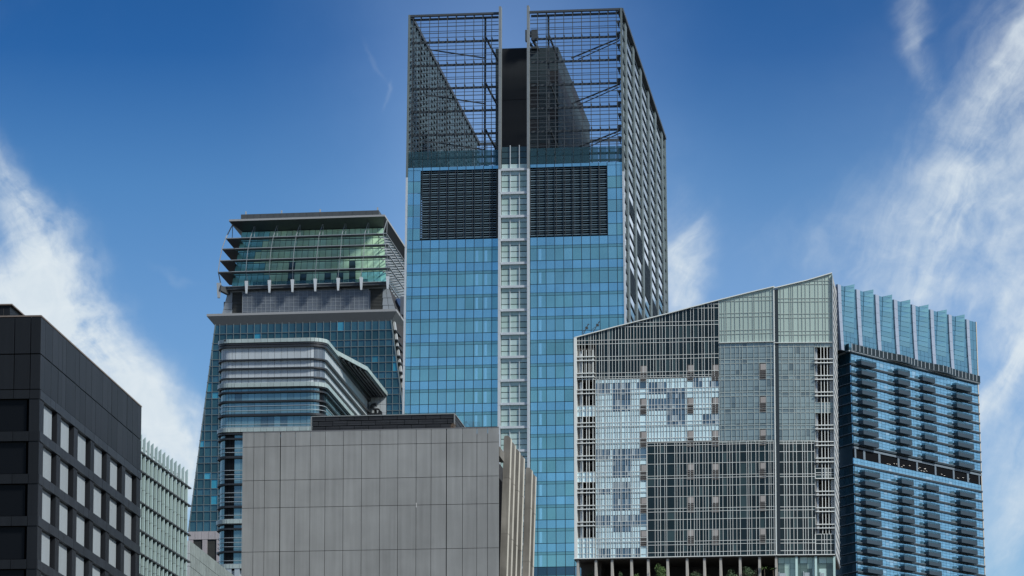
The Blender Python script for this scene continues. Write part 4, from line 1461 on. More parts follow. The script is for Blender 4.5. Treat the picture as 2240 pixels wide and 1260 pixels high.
# struts and brackets
sx_top = [548.5, 598.5, 648.3, 698.6, 748.5, 798.2, 838]
sx_bot = [539.6, 590, 640.4, 690.3, 740.3, 790.6, 851]
P_sk = []
for k in range(7):
    prev = None
    for i in range(5):
        a, b = led[i]
        f = (sx_top[k] + (sx_bot[k] - sx_top[k]) * i / 4 - (494 - 4 * i)) / ((845.7 + 2 * i) - (494 - 4 * i))
        f = min(1, max(0, f))
        p = a.lerp(b, f) - Vector((0, 0, 0)); 
        if prev is None:
            topz = ZI(500, 485)
            tp = Vector((p.x + FI.e.x * .9, p.y + 3.0, topz))
            m = MB(); m.beam(p, tp, .12); m.beam(p + FI.e * .9, tp, .08); m.build('strut', m_mechw, ti)
        else:
            m = MB(); m.beam(prev, p, .10); m.build('strut', m_mechw, ti)
        prev = p
    m = MB()
    p = led[4][0].lerp(led[4][1], min(1, max(0, (sx_bot[k] - 483.8) / (848 - 483.8)))) + Vector((0, -.6, 0))
    m.loft([(p.x - .2, p.y, p.z - 2.0), (p.x + .2, p.y, p.z - 2.0), (p.x + .2, p.y + .8, p.z - 2.0), (p.x - .2, p.y + .8, p.z - 2.0)],
           [(p.x - .42, p.y - .2, p.z + 1.0), (p.x + .42, p.y - .2, p.z + 1.0), (p.x + .42, p.y + .8, p.z + 1.0), (p.x - .42, p.y + .8, p.z + 1.0)])
    m.build('bracket', m_white, ti)
m = MB()
la = [led[i][0] for i in range(5)]
tipL = onz(509, 491, ZI(500, 484))
m.beam(tipL, la[0], .2)
for p, q in zip(la, la[1:]): m.beam(p, q, .2)
m.beam(tipL, la[0] + dI * 8, .16)
m.build('corner_strut', m_mechw, ti)
m = MB(); p = at(478.5, 633, YI - 1)
m.loft([(p.x - .3, p.y, p.z - 2.0), (p.x + .3, p.y, p.z - 2.0), (p.x + .3, p.y + .8, p.z - 2.0), (p.x - .3, p.y + .8, p.z - 2.0)],
       [(p.x - .55, p.y, p.z + 1.6), (p.x + .55, p.y, p.z + 1.6), (p.x + .55, p.y + .8, p.z + 1.6), (p.x - .55, p.y + .8, p.z + 1.6)])
m.build('bracket', m_mechw, ti)
m = MB(); m.beam(at(480, 630, YI - 1), at(500, 640, YI + 2), .9, 1.3); m.build('outrigger', m_cornice, ti)
# glass balustrade on the lowest terrace
P_bal = Pieces('balustrade_pane', ti)
for k in range(24):
    a, b = UI(548, 615) + (UI(800, 610) - UI(548, 615)) * k / 24, UI(548, 615) + (UI(800, 610) - UI(548, 615)) * (k + 1) / 24
    P_bal.add(FI, a + .03, b - .03, led[4][0].z + .02, led[4][0].z + 1.25, -2.6, -2.5, m_terrace)
P_bal.flush()
# roof slab: tapered soffit and edge
ra_ = at(500.8, 480, YI - 2.5); rb_ = onz(841.8, 469.2, ra_.z)
hi = [ra_, rb_, rb_ + dI * 60, ra_ + dI * 60]
ia, ib = FI.P(UI(520.6, 501), 0, DG + .2), FI.P(UI(831.7, 492), 0, DG + .2)
lo = [ia, ib, ib + dI * 52, ia + dI * 52]
m = MB(); m.loft([(p.x, p.y, ZI(490, 500) + .2) for p in lo], [(p.x, p.y, ra_.z - .45) for p in hi]); m.build('roof_soffit', m_cornice, ti)
m = MB(); m.prism(hi, ra_.z - .45, ra_.z); m.build('roof_edge', m_corn_lt, ti)
pb0 = at(527, 469.2, YI + 3); pb1 = onz(829, 459.8, pb0.z)
Fpb = Face(pb0.to_2d(), pb1.to_2d())
m = MB(); m.prism([Fpb.P(0, 0, 0), Fpb.P(Fpb.L, 0, 0), Fpb.P(Fpb.L, 0, 0) + dI * 40, Fpb.P(0, 0, 0) + dI * 40], ra_.z - .2, pb0.z - .05); m.build('roof_plant_screen', m_cornice, ti)
P_rp = Pieces('roof_screen_panel', ti)
for k in range(21):
    for q in (0, 1):
        h = (pb0.z - ra_.z) / 2
        P_rp.add(Fpb, Fpb.L * k / 21 + .03, Fpb.L * (k + 1) / 21 - .03, ra_.z + h * q + .03, ra_.z + h * (q + 1) - .03, 0, .12, m_cornice)
P_rp.flush()
for f_ in (.03, .29, .57, .985):
    m = MB(); p = Fpb.P(Fpb.L * f_, pb0.z, -1.0); m.beam(p - Vector((0, 0, .3)), p + Vector((0, 0, .9)), .35); m.build('roof_vent', m_mechw, ti)
# foot of the tower: pale stone band and louvres
P_ft = Pieces('stone_panel', ti)
zf0 = ZI(412, 1181); zf1 = ZI(412, 1212)
for k in range(26):
    a = edL(zbot) + k * 1.62 * 1.0
    if k < 20:
        P_ft.add(FI, a + .03, a + 1.59, zf0 + .03, zbot - .05, -.5, .1, m_pinkst)
for k in range(12):
    a = edL(zbot) + k * 3.4
    P_ft.add(FI, a + .03, a + 1.2, zf1, zf0 - .03, -.5, .05, m_pinkst)
    P_ft.add(FI, a + .03, a + 1.2, zf1 - 4, zf1 - .05, -.5, .05, m_pinkst)
P_ft.flush()
m = MB()
for k in range(40): 
    z = zf1 - 4 + (zf0 - zf1 + 4) * k / 40
    m.box(FI, edL(zbot) + .2, edR(zbot) - .2, z, z + .12, -.6, -.15)
m.build('foot_louvre', m_dklouv, ti)
# round emblem on the flank of the mechanical storey
Pem = at(884, 671, YI + 12)
m = MB()
ring_o = []
for k in range(24):
    a = 2 * math.pi * k / 24; ring_o.append((math.cos(a) * 1.1, math.sin(a) * 1.35))
Fm = Face(Pem.to_2d(), (Pem + dI * 5).to_2d())
def empt(u, z, d): 
    return Fm.O + Fm.e * (u * 7) + FI.e * (d + u * .9) + Vector((0, 0, Pem.z + z))
v0 = [empt(x, z, .0) for x, z in ring_o]; v1 = [empt(x, z, .4) for x, z in ring_o]
m.v = [tuple(p) for p in v0 + v1]
n = 24
for k in range(n): m.f.append((k, (k + 1) % n, n + (k + 1) % n, n + k)); m.m.append(0)
m.f.append(tuple(range(n))); m.f.append(tuple(range(n, 2 * n))); m.m += [0, 0]
em = m.build('emblem', material('navy_blue_emblem', (0.01, 0.03, 0.09), .4), ti)
m = MB()
pts = [empt(math.cos(a) * .62, math.sin(a) * .8, .5) for a in [math.radians(60 + 24 * k) for k in range(11)]]
m.tube(pts, .12, 6); m.build('emblem_ring', m_white, em)

# ================================================================== 8 building with the slanting roof behind a white grid
YG = 560.0
m_gd = material('dark_office_glass', (0.010, 0.020, 0.024), 0.15, spec=0.3, metal=0.05, var=0.5, bright=(0.2, (0.035, 0.06, 0.065)), blotch=0.3)
m_glg = material('pale_green_glass_panel', (0.40, 0.50, 0.46), 0.28, var=0.07, metal=0.05, streak=0.12)
m_ggt = material('grey_teal_glass', (0.24, 0.31, 0.32), 0.2, metal=0.25, var=0.22, bright=(0.07, (0.14, 0.19, 0.21)), blotch=0.12)
m_gpale = material('pale_blue_white_panel', (0.60, 0.79, 0.85), 0.25, var=0.16, streak=0.10)
m_gwin = material('slate_window_glass', (0.10, 0.16, 0.21), 0.10, metal=0.3, var=0.5, bright=(0.15, (0.38, 0.42, 0.42)))
m_bar = material('white_grid_bar', (0.74, 0.77, 0.75), 0.45, var=0.1)
m_bar2 = material('pale_green_grid_bar', (0.40, 0.45, 0.43), 0.45, var=0.1)
m_ventp = material('pinkish_grey_vent_panel', (0.36, 0.335, 0.32), 0.6, var=0.15)
m_ventd = material('vent_shadow_fill', (0.03, 0.03, 0.03), 0.7, var=0.2)
m_loggia = material('loggia_back_wall', (0.30, 0.29, 0.275), 0.7, var=0.2, streak=0.2)
m_brown = material('dark_brown_ceiling', (0.06, 0.052, 0.045), 0.7, var=0.1)
m_col = material('pale_concrete_column', (0.40, 0.38, 0.35), 0.7, var=0.1, streak=0.2, grain=0.2)
m_mint = material('mint_lobby_glass', (0.36, 0.50, 0.45), 0.12, metal=0.1, var=0.2)
m_mintd = material('grey_green_lobby_glass', (0.10, 0.15, 0.14), 0.1, metal=0.2, var=0.3)
m_sidest = material('perforated_grey_flank', (0.36, 0.36, 0.355), 0.7, var=0.1, grain=1.1, gscale=1.6)

g0 = at(1257, 1222, YG); gd = Vector((1, -.135, 0)).normalized()
FG = Face(g0.to_2d(), (g0 + gd * 40).to_2d())
uG1 = FG.u(1699.5, 1215)
FG = Face(g0.to_2d(), (g0 + gd * uG1).to_2d())
g1 = FG.P(uG1, 0, 0); gd2 = Vector((1, -.055, 0)).normalized()
FG2 = Face(g1.to_2d(), (g1 + gd2 * 10).to_2d())
uG2 = FG2.u(1827, 1213)
FG2 = Face(g1.to_2d(), (g1 + gd2 * uG2).to_2d())
dG = Vector((.13, 1, 0)).normalized()
g2 = FG2.P(uG2, 0, 0)
_t = Face(g2.to_2d(), (g2 + dG * 20).to_2d())
DG_ = _t.u(1837, 1241)
FGS = Face(g2.to_2d(), (g2 + dG * DG_).to_2d())
tg = thing('slant_roof_building', 'building with a rising slanted roofline and patchwork glass behind a fine white grid', 'building', FG.O)
rl = [(1256.6, 740), (1300, 728.3), (1350, 715), (1400, 702.5), (1457, 688), (1515, 672.4), (1573.5, 657), (1640, 640.6), (1698, 627.6)]
rr = [(1702, 630.8), (1765, 614.2), (1826, 598)]
rlu = [FG.uv(x, y) for x, y in rl]; rlu[0] = (0.0, rlu[0][1]); rlu[-1] = (uG1, rlu[-1][1])
rru = [FG2.uv(x, y) for x, y in rr]; rru[0] = (0.0, rru[0][1]); rru[-1] = (uG2, rru[-1][1])
def roofz(F, u):
    L = rlu if F is FG else rru
    for (a, za), (b, zb) in zip(L, L[1:]):
        if u <= b + 1e-6: return za + (zb - za) * max(0, u - a) / (b - a)
    return L[-1][1]
zGb = FG.z(1300, 1221)      # underside of the grid
zter = FG.z(1300, 1292)     # terrace floor
# core volumes, notched for the loggias
u_v0, u_v1 = FG.u(1262.5, 900), FG.u(1301.5, 900)
w0, w1 = FG2.u(1783, 900), FG2.u(1825, 900)
zcore = FG.z(1300, 760)
m = MB()
m.prism([FG.P(u_v1, 0, -.3), FG.P(uG1, 0, -.3), FG2.P(w0, 0, -.3), FG2.P(w0, 0, -DG_), FG.P(u_v1, 0, -DG_)], zGb, zcore)
pts = [(0.1, FG)] + [(u, FG) for u, z in rlu[1:-1]] + [(uG1 - .01, FG)]
for (ua, F1), (ub, F2) in zip(pts, pts[1:]):
    za, zb = roofz(FG, ua), roofz(FG, ub)
    a, b = FG.P(ua, 0, -.3), FG.P(ub, 0, -.3); c, d = b + dG * DG_ * .95, a + dG * DG_ * .95
    m.hexa([(p.x, p.y, zcore - .01) for p in (a, b, c, d)] + [(a.x, a.y, za - .1), (b.x, b.y, zb - .1), (c.x, c.y, zb - .1), (d.x, d.y, za - .1)])
for (ua, za), (ub, zb) in zip(rru, rru[1:]):
    a, b = FG2.P(ua, 0, -.3), FG2.P(ub - .02, 0, -.3); c, d = b + dG * DG_ * .95, a + dG * DG_ * .95
    m.hexa([(p.x, p.y, zcore - .01) for p in (a, b, c, d)] + [(a.x, a.y, za - .1), (b.x, b.y, zb - .1), (c.x, c.y, zb - .1), (d.x, d.y, za - .1)])
m.build('core_wall', m_pitch, tg)
P_gp = Pieces('glass_panel', tg); P_gm = Pieces('grid_mullion', tg); P_gt = Pieces('grid_transom_and_shade', tg)
darkblocks = [(1305, 1337, 837, 862), (1341, 1378, 836, 899), (1421, 1457, 836, 860), (1421, 1457, 868, 897), (1460, 1499, 843, 930), (1395, 1414, 836, 856),
              (1518, 1538, 830, 846), (1553, 1573, 840, 853), (1539, 1573, 906, 926), (1303, 1336, 981, 1004), (1341, 1380, 980, 1046), (1381, 1414, 988, 1003),
              (1309, 1336, 1068, 1083), (1341, 1380, 1054, 1117), (1303, 1336, 1127, 1147), (1341, 1380, 1126, 1170), (1381, 1414, 1126, 1146),
              (1309, 1336, 1199, 1222), (1349, 1380, 1199, 1222), (1264, 1290, 1214, 1222), (1390, 1400, 1199, 1222)]
def voidL(xm, ym): return 1262 < xm < 1301 and (766 < ym < 829 or 831 < ym < 888 or 911 < ym < 1033 or 1054 < ym < 1177)
def voidR(xm, ym): return 1782.5 < xm < 1825 and (759 < ym < 880 or 903 < ym < 1024 or 1047 < ym < 1168)
def bar_h(F, u0, u1, z, w, d0, d1, mt):
    P_gt.add(F, u0, u1, z - w / 2, z + w / 2, d0, d1, mt)
def grid(F, xs, yref, rows, xref, mat, barmat, white=None, roof=False, bw=.066, pxy=None):
    us = [F.u(x, yref) for x in xs]
    zs = [F.z(xref, y) for y in rows]
    us = [max(0, min(F.L, u)) for u in us]
    for i in range(len(us) - 1):
        for j in range(len(zs) - 1):
            u0, u1, zt, zb = us[i], us[i + 1], zs[j], zs[j + 1]
            xm, ym = (xs[i] + xs[i + 1]) / 2, (rows[j] + rows[j + 1]) / 2
            if (F is FG and voidL(xm, ym)) or (F is FG2 and voidR(xm, ym)): continue
            mt = mat(xm, ym) if callable(mat) else mat
            r0, r1 = (roofz(F, u0), roofz(F, u1)) if roof else (1e9, 1e9)
            if max(r0, r1) < zb + .15: continue
            if roof and min(r0, r1) < zt:
                t0, t1 = min(zt, r0) - .04, min(zt, r1) - .04
                t0, t1 = max(t0, zb + .05), max(t1, zb + .05)
                P_gp.add(F, u0, u1, zb, zt, 0, 0, mt, corners=[F.P(u0 + .03, zb + .03, 0), F.P(u1 - .03, zb + .03, 0), F.P(u1 - .03, zb + .03, -.25), F.P(u0 + .03, zb + .03, -.25),
                         F.P(u0 + .03, t0, 0), F.P(u1 - .03, t1, 0), F.P(u1 - .03, t1, -.25), F.P(u0 + .03, t0, -.25)])
            else:
                g_ = .045 if mt is m_gpale else .03
                P_gp.add(F, u0 + g_, u1 - g_, zb + g_, zt - g_, -.25, random.uniform(-.01, .01), mt)
    for i, u in enumerate(us):
        zt = min(zs[0], roofz(F, u)) if roof else zs[0]
        w = bw * (.85 if i % 3 == 1 else 1.0)
        if zt > zs[-1] + .2: P_gm.add(F, u - w / 2, u + w / 2, zs[-1], zt, .03, .07, barmat)
    for j, z in enumerate(zs):
        if white and not white(j): continue
        a = us[0]
        if roof:
            while a < us[-1] and roofz(F, a) < z + .1: a += .25
            if a > us[-1] - .5: continue
        bar_h(F, a, us[-1], z, bw, .04, .08, barmat)
X1 = [1258 + (x - 65) / 3.613 for x in (65, 97, 120, 143, 175, 190, 210, 230, 257, 275, 295, 325, 335, 360, 385, 410, 433, 463, 483, 505, 530, 555, 578, 605, 632, 660, 685, 705, 735, 755, 780, 815, 835, 863, 885, 920, 945, 980, 1003, 1040, 1068, 1088, 1120, 1145, 1165, 1202)]
rows1 = []
for k in range(-3, 3): rows1 += [744.8 + 36.15 * k, 753.0 + 36.15 * k]
rows1 = [y for y in rows1 if y < 826] + [829.8]
grid(FG, X1, 780, [655 - 12 + 8] + rows1, 1300, m_gd, m_bar, roof=True, white=lambda j: j > 0, bw=.055)
X2 = [1240 + x / 3.613 for x in (1205, 1225, 1247, 1262, 1300, 1330, 1370, 1398, 1436, 1470, 1483, 1522, 1545, 1575, 1610, 1648)]
grid(FG, X2, 700, [618, 650.6, 659, 685.2, 693.5, 722.5, 730.8, 749.5], 1600, m_glg, m_bar2, roof=True, white=lambda j: 0 < j < 7, bw=.05)
X2R = [1240 + x / 3.613 for x in (1668, 1690, 1718, 1760, 1775, 1790, 1830, 1860, 1888, 1925, 1965, 1990, 2025, 2045, 2075, 2118)]
grid(FG2, X2R, 700, [590, 614.6, 622, 652.5, 660, 686.5, 695, 724, 732, 749.4], 1760, m_glg, m_bar2, roof=True, white=lambda j: 0 < j < 9, bw=.05)
m = MB()
m.box(FG, FG.u(1573.5, 700), uG1, FG.z(1600, 750.4), FG.z(1600, 749.3), 0, .3); m.box(FG2, 0, uG2, FG2.z(1760, 750.4), FG2.z(1760, 749.3), 0, .3)
m.build('edge_sill', m_bar, tg)
# grey teal zone
X3 = [1573.5, 1577, 1585, 1599, 1609.5, 1618.7, 1624.4, 1635, 1649.5, 1661, 1676.8, 1687, 1697]
r3 = [750.5, 758, 773, 782, 785.7, 794.3]
for k in range(5): r3 += [809.5 + 36.2 * k, 818.0 + 36.2 * k, 821.5 + 36.2 * k, 830.0 + 36.2 * k]
r3 = [y for y in r3 if y < 966] + [967]
isw = lambda rows: (lambda j: any(abs(rows[j] - y) < 1.6 for y in [750.5, 758, 785.7, 794.3] + [821.5 + 36.2 * k for k in range(5)] + [830 + 36.2 * k for k in range(5)]))
grid(FG, X3, 860, r3, 1640, m_ggt, m_bar2, white=isw(r3))
X3R = [1701.8, 1711, 1725.7, 1736.8, 1742, 1751.4, 1762, 1771.4, 1782.5]
grid(FG2, X3R, 860, r3, 1740, m_ggt, m_bar2, white=isw(r3))
grid(FG2, [1782.5, 1789, 1796, 1805, 1815, 1825], 860, [750.5, 759], 1800, m_ggt, m_bar2)
grid(FG2, [1782.5, 1796, 1806, 1815, 1825], 900, [880.5, 888, 893, 903], 1800, m_ggt, m_bar2)
# pale zone
X4 = [1240 + x / 5.725 for x in (363, 388, 400, 418, 440, 478, 490, 517, 545, 575, 612, 640, 672, 688, 735, 763, 800, 820, 850, 880, 915)]
X4b = [1400.5, 1414.5, 1419, 1425.7, 1432, 1439, 1446, 1452, 1459, 1466, 1470, 1478, 1484, 1490, 1499, 1503, 1517, 1522, 1529, 1537, 1544, 1552, 1557, 1565, 1573.5]
r4 = [830.5]
for k in range(0, 11):
    b = 852.4 + 36.15 * k
    r4 += [b - 13.5, b, b + 8.2, b + 12]
r4 = [y for y in r4 if y < 1219] + [1221]
palem = lambda x, y: m_gwin if any(a <= x <= b and c <= y <= d for a, b, c, d in darkblocks) else m_gpale
wh4 = lambda rows: (lambda j: any(abs(rows[j] - (852.4 + 36.15 * k + o)) < .5 for k in range(11) for o in (0, 8.2)))
grid(FG, X4 + [1414.5], 1000, r4, 1320, palem, m_bar, white=wh4(r4), bw=.055)
r4b = [y for y in r4 if y < 966] + [969]
grid(FG, X4b[1:], 900, [y - 4.0 for y in r4b], 1500, lambda x, y: palem(x, y + 1), m_bar, white=wh4(r4b), bw=.055)
# bands of pale glass between the corner loggias
XL = [1262.5, 1268.8, 1274.6, 1283.3, 1289, 1297.3, 1301.5]
for ya, yb in ((888, 911), (1033, 1054.5), (1177, 1221)):
    rws = [ya, ya + 8, ya + 11] + ([yb] if yb < 1200 else [ya + 20, ya + 34, yb])
    grid(FG, XL, 1000, rws, 1285, m_gpale, m_bar, bw=.055)
# dark lower zone
X5 = [1240 + x / 3.5 for x in (617, 675, 697, 717, 750, 765, 828, 845, 867, 890, 922, 947, 975, 995, 1015, 1043, 1063, 1085, 1115, 1140, 1168, 1195, 1230, 1250, 1270, 1300, 1327, 1380, 1395, 1415, 1450, 1475, 1520, 1550, 1565, 1585, 1605)]
r5 = [969.5, 975.5, 992.9, 1015.7, 1042, 1047.7, 1065, 1087.7, 1113.7, 1120.6, 1138, 1160.6, 1185.7, 1192.9, 1209.4, 1220]
grid(FG, X5, 1100, r5, 1417, m_gd, m_bar, bw=.055)
X5R = [1540 + x / 7.0 for x in (1140, 1232, 1270, 1312, 1372, 1425, 1515, 1552, 1592, 1655, 1705)]
grid(FG2, X5R, 1100, [y - 5.0 for y in r5], 1740, m_gd, m_bar, bw=.066)
grid(FG2, [1783.5, 1797.5, 1803.5, 1809, 1817.5, 1826], 1030, [1024.5, 1034, 1039, 1047], 1800, m_gd, m_bar)
grid(FG2, [1783.5, 1797.5, 1803.5, 1809, 1817.5, 1826], 1190, [1168.5, 1181, 1189, 1204.5, 1213], 1800, m_gd, m_bar)
P_gp.flush()
# loggias: back walls, columns, slabs, rails
def loggia(F, x0, x1, spans, colxs, xs_bars, xr, wall):
    ua, ub = F.u(x0, 900), F.u(x1, 900)
    zt, zb = F.z(xr, spans[0][0]), zGb
    m = MB(); m.box(F, ua, ub, zb, zt, -5.2, -5.0); m.build('loggia_wall', wall, tg)
    if F is FG:
        m = MB(); m.box(F, .02, ua + .12, zb, zt, -5.2, -.32); m.build('loggia_side_wall', m_loggia, tg)
    m = MB()
    if F is FG: m.box(F, ub - .1, ub, zb, zt, -5, -.3)
    else: m.box(F, ua, ua + .1, zb, zt, -5, -.3)
    m.build('loggia_side_wall', m_loggia, tg)
    for (y0, y1) in spans:
        z1, z0 = F.z(xr, y0), F.z(xr, y1)
        m = MB(); m.box(F, ua, ub, z1, z1 + .3, -5.1, -.26); m.build('loggia_slab', m_brown, tg)
        m = MB(); m.box(F, ua, ub, z0 - .28, z0 - .02, -5.1, -.26); m.build('loggia_slab', m_brown, tg)
        z = z1
        while z > z0 + 1.3:
            z -= 36.15 / 15 * .5
            m = MB(); m.box(F, ua + 1.0, ub - .6, z, z + .12, -4.9, -4.3); m.build('inner_rail', m_brown, tg)
        # doors and dark openings on the back wall
        W = ub - ua
        zz_ = z0 + .1
        while zz_ + 2.0 < z1:
            m = MB(); m.box(F, ua + W * .42, ua + W * .62, zz_, zz_ + 1.7, -5.0, -4.95); m.build('loggia_door', m_ventd, tg)
            zz_ += 2.41
    for cx in colxs:
        u = F.u(cx, 900)
        m = MB(); c = F.P(u, 0, -.75); m.tube([(c.x, c.y, zb), (c.x, c.y, zt)], .24, 12); m.build('loggia_column', m_white, tg, smooth=False)
    if F is FG:
        m = MB()
        for (y0, y1) in spans:
            z1, z0 = F.z(xr, y0), F.z(xr, y1)
            n = max(1, round((y1 - y0) / 36))
            for k in range(n):
                h = (z1 - z0) / n
                m.beam(F.P(ua + W * .28, z1 - h * k - .3, -1.5), F.P(ua + W * .5, z1 - h * (k + 1) + .2, -4.2), .18)
        m.build('diagonal_brace', m_ventd, tg)
    for y in [744.8 + 36.15 * k + o for k in range(14) for o in (0, 8.2)]:
        yy = y if F is FG else y + 5
        for (y0, y1) in spans:
            if y0 < yy < y1:
                P_gt.add(F, ua, ub, F.z(xr, yy) - .06, F.z(xr, yy) + .06, .1, .34, m_bar)
                P_gt.add(F, ua, ub, F.z(xr, yy) - .16, F.z(xr, yy) - .08, -.2, .02, m_ventd)  # dark band painted in as the shadow under each rail
    for x in xs_bars:
        u = F.u(x, 900)
        P_gm.add(F, u - .05, u + .04, zb if F is FG else F.z(xr, spans[-1][1]), zt, .06, .14, m_bar)
loggia(FG, 1262.5, 1301.5, ((766, 829.5), (831.5, 888), (911, 1033), (1054.5, 1177)), (1269.5,), (1274.6, 1283.3, 1289, 1297.3), 1285, m_loggia)
loggia(FG2, 1783, 1825, ((759, 880.5), (903, 1024.5), (1047, 1168.5)), (1786.3, 1819), (1797, 1804, 1811), 1804, m_loggia)
for x in (1259.8,):
    P_gm.add(FG, 0, u_v0, zGb, roofz(FG, 0.3), -.3, .36, m_bar)
P_gm.add(FG, uG1 - .16, uG1 - .02, zGb, roofz(FG, uG1 - .3), -.2, .16, m_bar)
P_gm.add(FG2, FG2.u(1825, 900), uG2, zGb, roofz(FG2, uG2 - .1) - .3, -.2, .36, m_rail)
P_gm.flush(); P_gt.flush()
m = MB(); m.box(FG2, .02, FG2.u(1702.6, 700), zGb, roofz(FG2, .1) - .2, -.1, .1); m.build('shadow_joint', m_mull, tg)
# vents
rowsV = [797.5 + 72.1 * k for k in range(6)]
for (xa, xb) in ((1400.8, 1414.3), (1503.3, 1516.8), (1557.3, 1571), (1661.3, 1674.8)):
    for y in rowsV:
        yo = {1400.8: 1.8, 1503.3: 0, 1557.3: -.5, 1661.3: -3.0}[xa]
        F = FG
        xm = (xa + xb) / 2
        u0, u1 = F.u(xa, y), F.u(xb, y)
        z1, zmid, z0 = F.z(xm, y + yo), F.z(xm, y + yo + 14.5), F.z(xm, y + yo + 35.5)
        v = piece('vent', F, u0, u1, z0, z1, -.2, .04, m_ventd, tg)
        m = MB(); m.box(F, u0 + .05, u1 - .05, zmid, z1 - .12, .04, .055); m.build('vent_panel', m_ventp, v)
        m = MB()
        for q in range(5):
            zz_ = z0 + (zmid - z0) * q / 5
            m.box(F, u0 + .02, u1 - .02, zz_ + .05, zz_ + .10, .04, .12)
        m.build('vent_slat', m_ventp, v)
# roof edge
P_re = Pieces('roof_edge', tg)
for F, L in ((FG, rlu), (FG2, rru)):
    for (a, za), (b, zb) in zip(L, L[1:]):
        P_re.add(F, a, b, za, zb + .1, 0, 0, m_bar, corners=[F.P(a, za - .03, .36), F.P(b, zb - .03, .36), F.P(b, zb - .03, -.4), F.P(a, za - .03, -.4),
                 F.P(a, za + .1, .36), F.P(b, zb + .1, .36), F.P(b, zb + .1, -.4), F.P(a, za + .1, -.4)])
P_re.flush()
# right flank slab
m = MB()
za = rru[-1][1]
zb_back = FGS.z(1834.4, 656.7)
a, b = FGS.P(0, 0, 0), FGS.P(DG_, 0, 0)
c, d = FGS.P(DG_, 0, -.35), FGS.P(0, 0, -.35)
m.hexa([(p.x, p.y, zGb) for p in (a, b, c, d)] + [(a.x, a.y, za), (b.x, b.y, zb_back), (c.x, c.y, zb_back), (d.x, d.y, za)])
m.build('flank_screen', m_sidest, tg)
P_fp = Pieces('flank_rib', tg)
for k in range(34):
    z = zGb + (za - zGb) * k / 34
    P_fp.add(FGS, .1, DG_ - .1, z, z + .12, 0, .1, m_rail)
P_fp.flush()
# open podium
m = MB()
m.prism([FG.P(0, 0, .3), FG.P(uG1, 0, .3), FG2.P(uG2, 0, .3), FG2.P(uG2, 0, .3) + dG * DG_, FG.P(0, 0, 0) + dG * DG_], zGb - .28, zGb - .02); m.build('soffit', m_brown, tg)
m = MB(); m.box(FG, -.05, uG1, zGb - .12, zGb - .01, .3, .42); m.box(FG2, 0, uG2, zGb - .12, zGb - .01, .3, .42); m.build('soffit_edge', m_bar, tg)
m = MB(); m.prism([FG.P(0, 0, .2), FG.P(uG1, 0, .2), FG2.P(uG2, 0, .2), FG2.P(uG2, 0, .2) + dG * DG_, FG.P(0, 0, 0) + dG * DG_], 0, zter); m.build('podium', m_col, tg)
m = MB(); m.box(FG, .6, uG1, zter, zGb - .28, -9.5, -9.2); m.build('podium_back_wall', m_ventd, tg)
m = MB(); m.box(FG, .6, FG.u(1310, 1250), zter, zGb - .28, -9.0, -3.2); m.build('podium_wall_block', m_brown, tg)
P_co = Pieces('podium_column', tg)
for x in (1264, 1303.5, 1339, 1381.5, 1418, 1460.5, 1503, 1541, 1576.5, 1619, 1661.5, 1698):
    u = FG.u(x, 1240)
    a = FG.P(u - .17, 0, .1); b = FG.P(u + .17, 0, .1); dd = dG * 1.4
    P_co.add(FG, 0, .3, zter, zGb, 0, 0, m_col, corners=[(p.x, p.y, z) for z in (zter, zGb - .28) for p in (a, b, b + dd, a + dd)])
P_co.flush()
P_lo = Pieces('lobby_pane', tg)
xl = [1702.5, 1716, 1728.5, 1740.5, 1744.5, 1750.5, 1766, 1777, 1781.8, 1787.5, 1792, 1808, 1822.5]
zq = [FG2.z(1760, y) for y in (1217.5, 1231, 1243, 1262)] + [zter]
pat = {0: (1, 0, 0, 0), 1: (1, 1, 1, 0), 2: (1, 1, 1, 1), 3: (2, 2, 2, 2), 4: (0, 0, 0, 0), 5: (2, 0, 0, 2), 6: (1, 1, 0, 0), 7: (2, 2, 2, 2), 8: (2, 2, 2, 2), 9: (0, 0, 0, 0), 10: (2, 0, 2, 0), 11: (1, 0, 0, 0)}
m_mint2 = material('pale_mint_glass', (0.46, 0.62, 0.60), 0.12, var=0.15)
for i, (a, b) in enumerate(zip(xl, xl[1:])):
    for j, (z1, z0) in enumerate(zip(zq, zq[1:])):
        if i in (3, 8): continue
        mt = (m_mintd, m_mint, m_mint2)[pat.get(i, (0,) * 4)[j % 4]]
        P_lo.add(FG2, FG2.u(a, 1240) + .02, FG2.u(b, 1240) - .02, z0 + .01, z1 - .01, -.6, -.5, mt)
P_lo.flush()
m = MB(); m.box(FG2, .1, uG2 - .2, zter, zGb - .3, -6, -5.8); m.build('lobby_back_wall', m_mintd, tg)
for x in (1742.5, 1784.7, 1825):
    u = FG2.u(x, 1240); m = MB(); m.box(FG2, u - .17, u + .17, zter, zGb - .28, -.5, .1); m.build('lobby_column', m_mint2, tg)
for (x0, x1, y) in ((1703, 1719, 1252.5), (1757, 1771, 1251), (1794, 1803, 1252)):
    m = MB(); u0, u1 = FG2.u(x0, 1250), FG2.u(x1, 1250)
    zt_ = FG2.z(x0, y); m.box(FG2, u0, u0 + .12, zter, zt_ + .15, -.45, -.35); m.box(FG2, u0 + .18, u1, zter, zt_ - .05, -.45, -.38); m.build('white_notice_board', m_rail, tg)
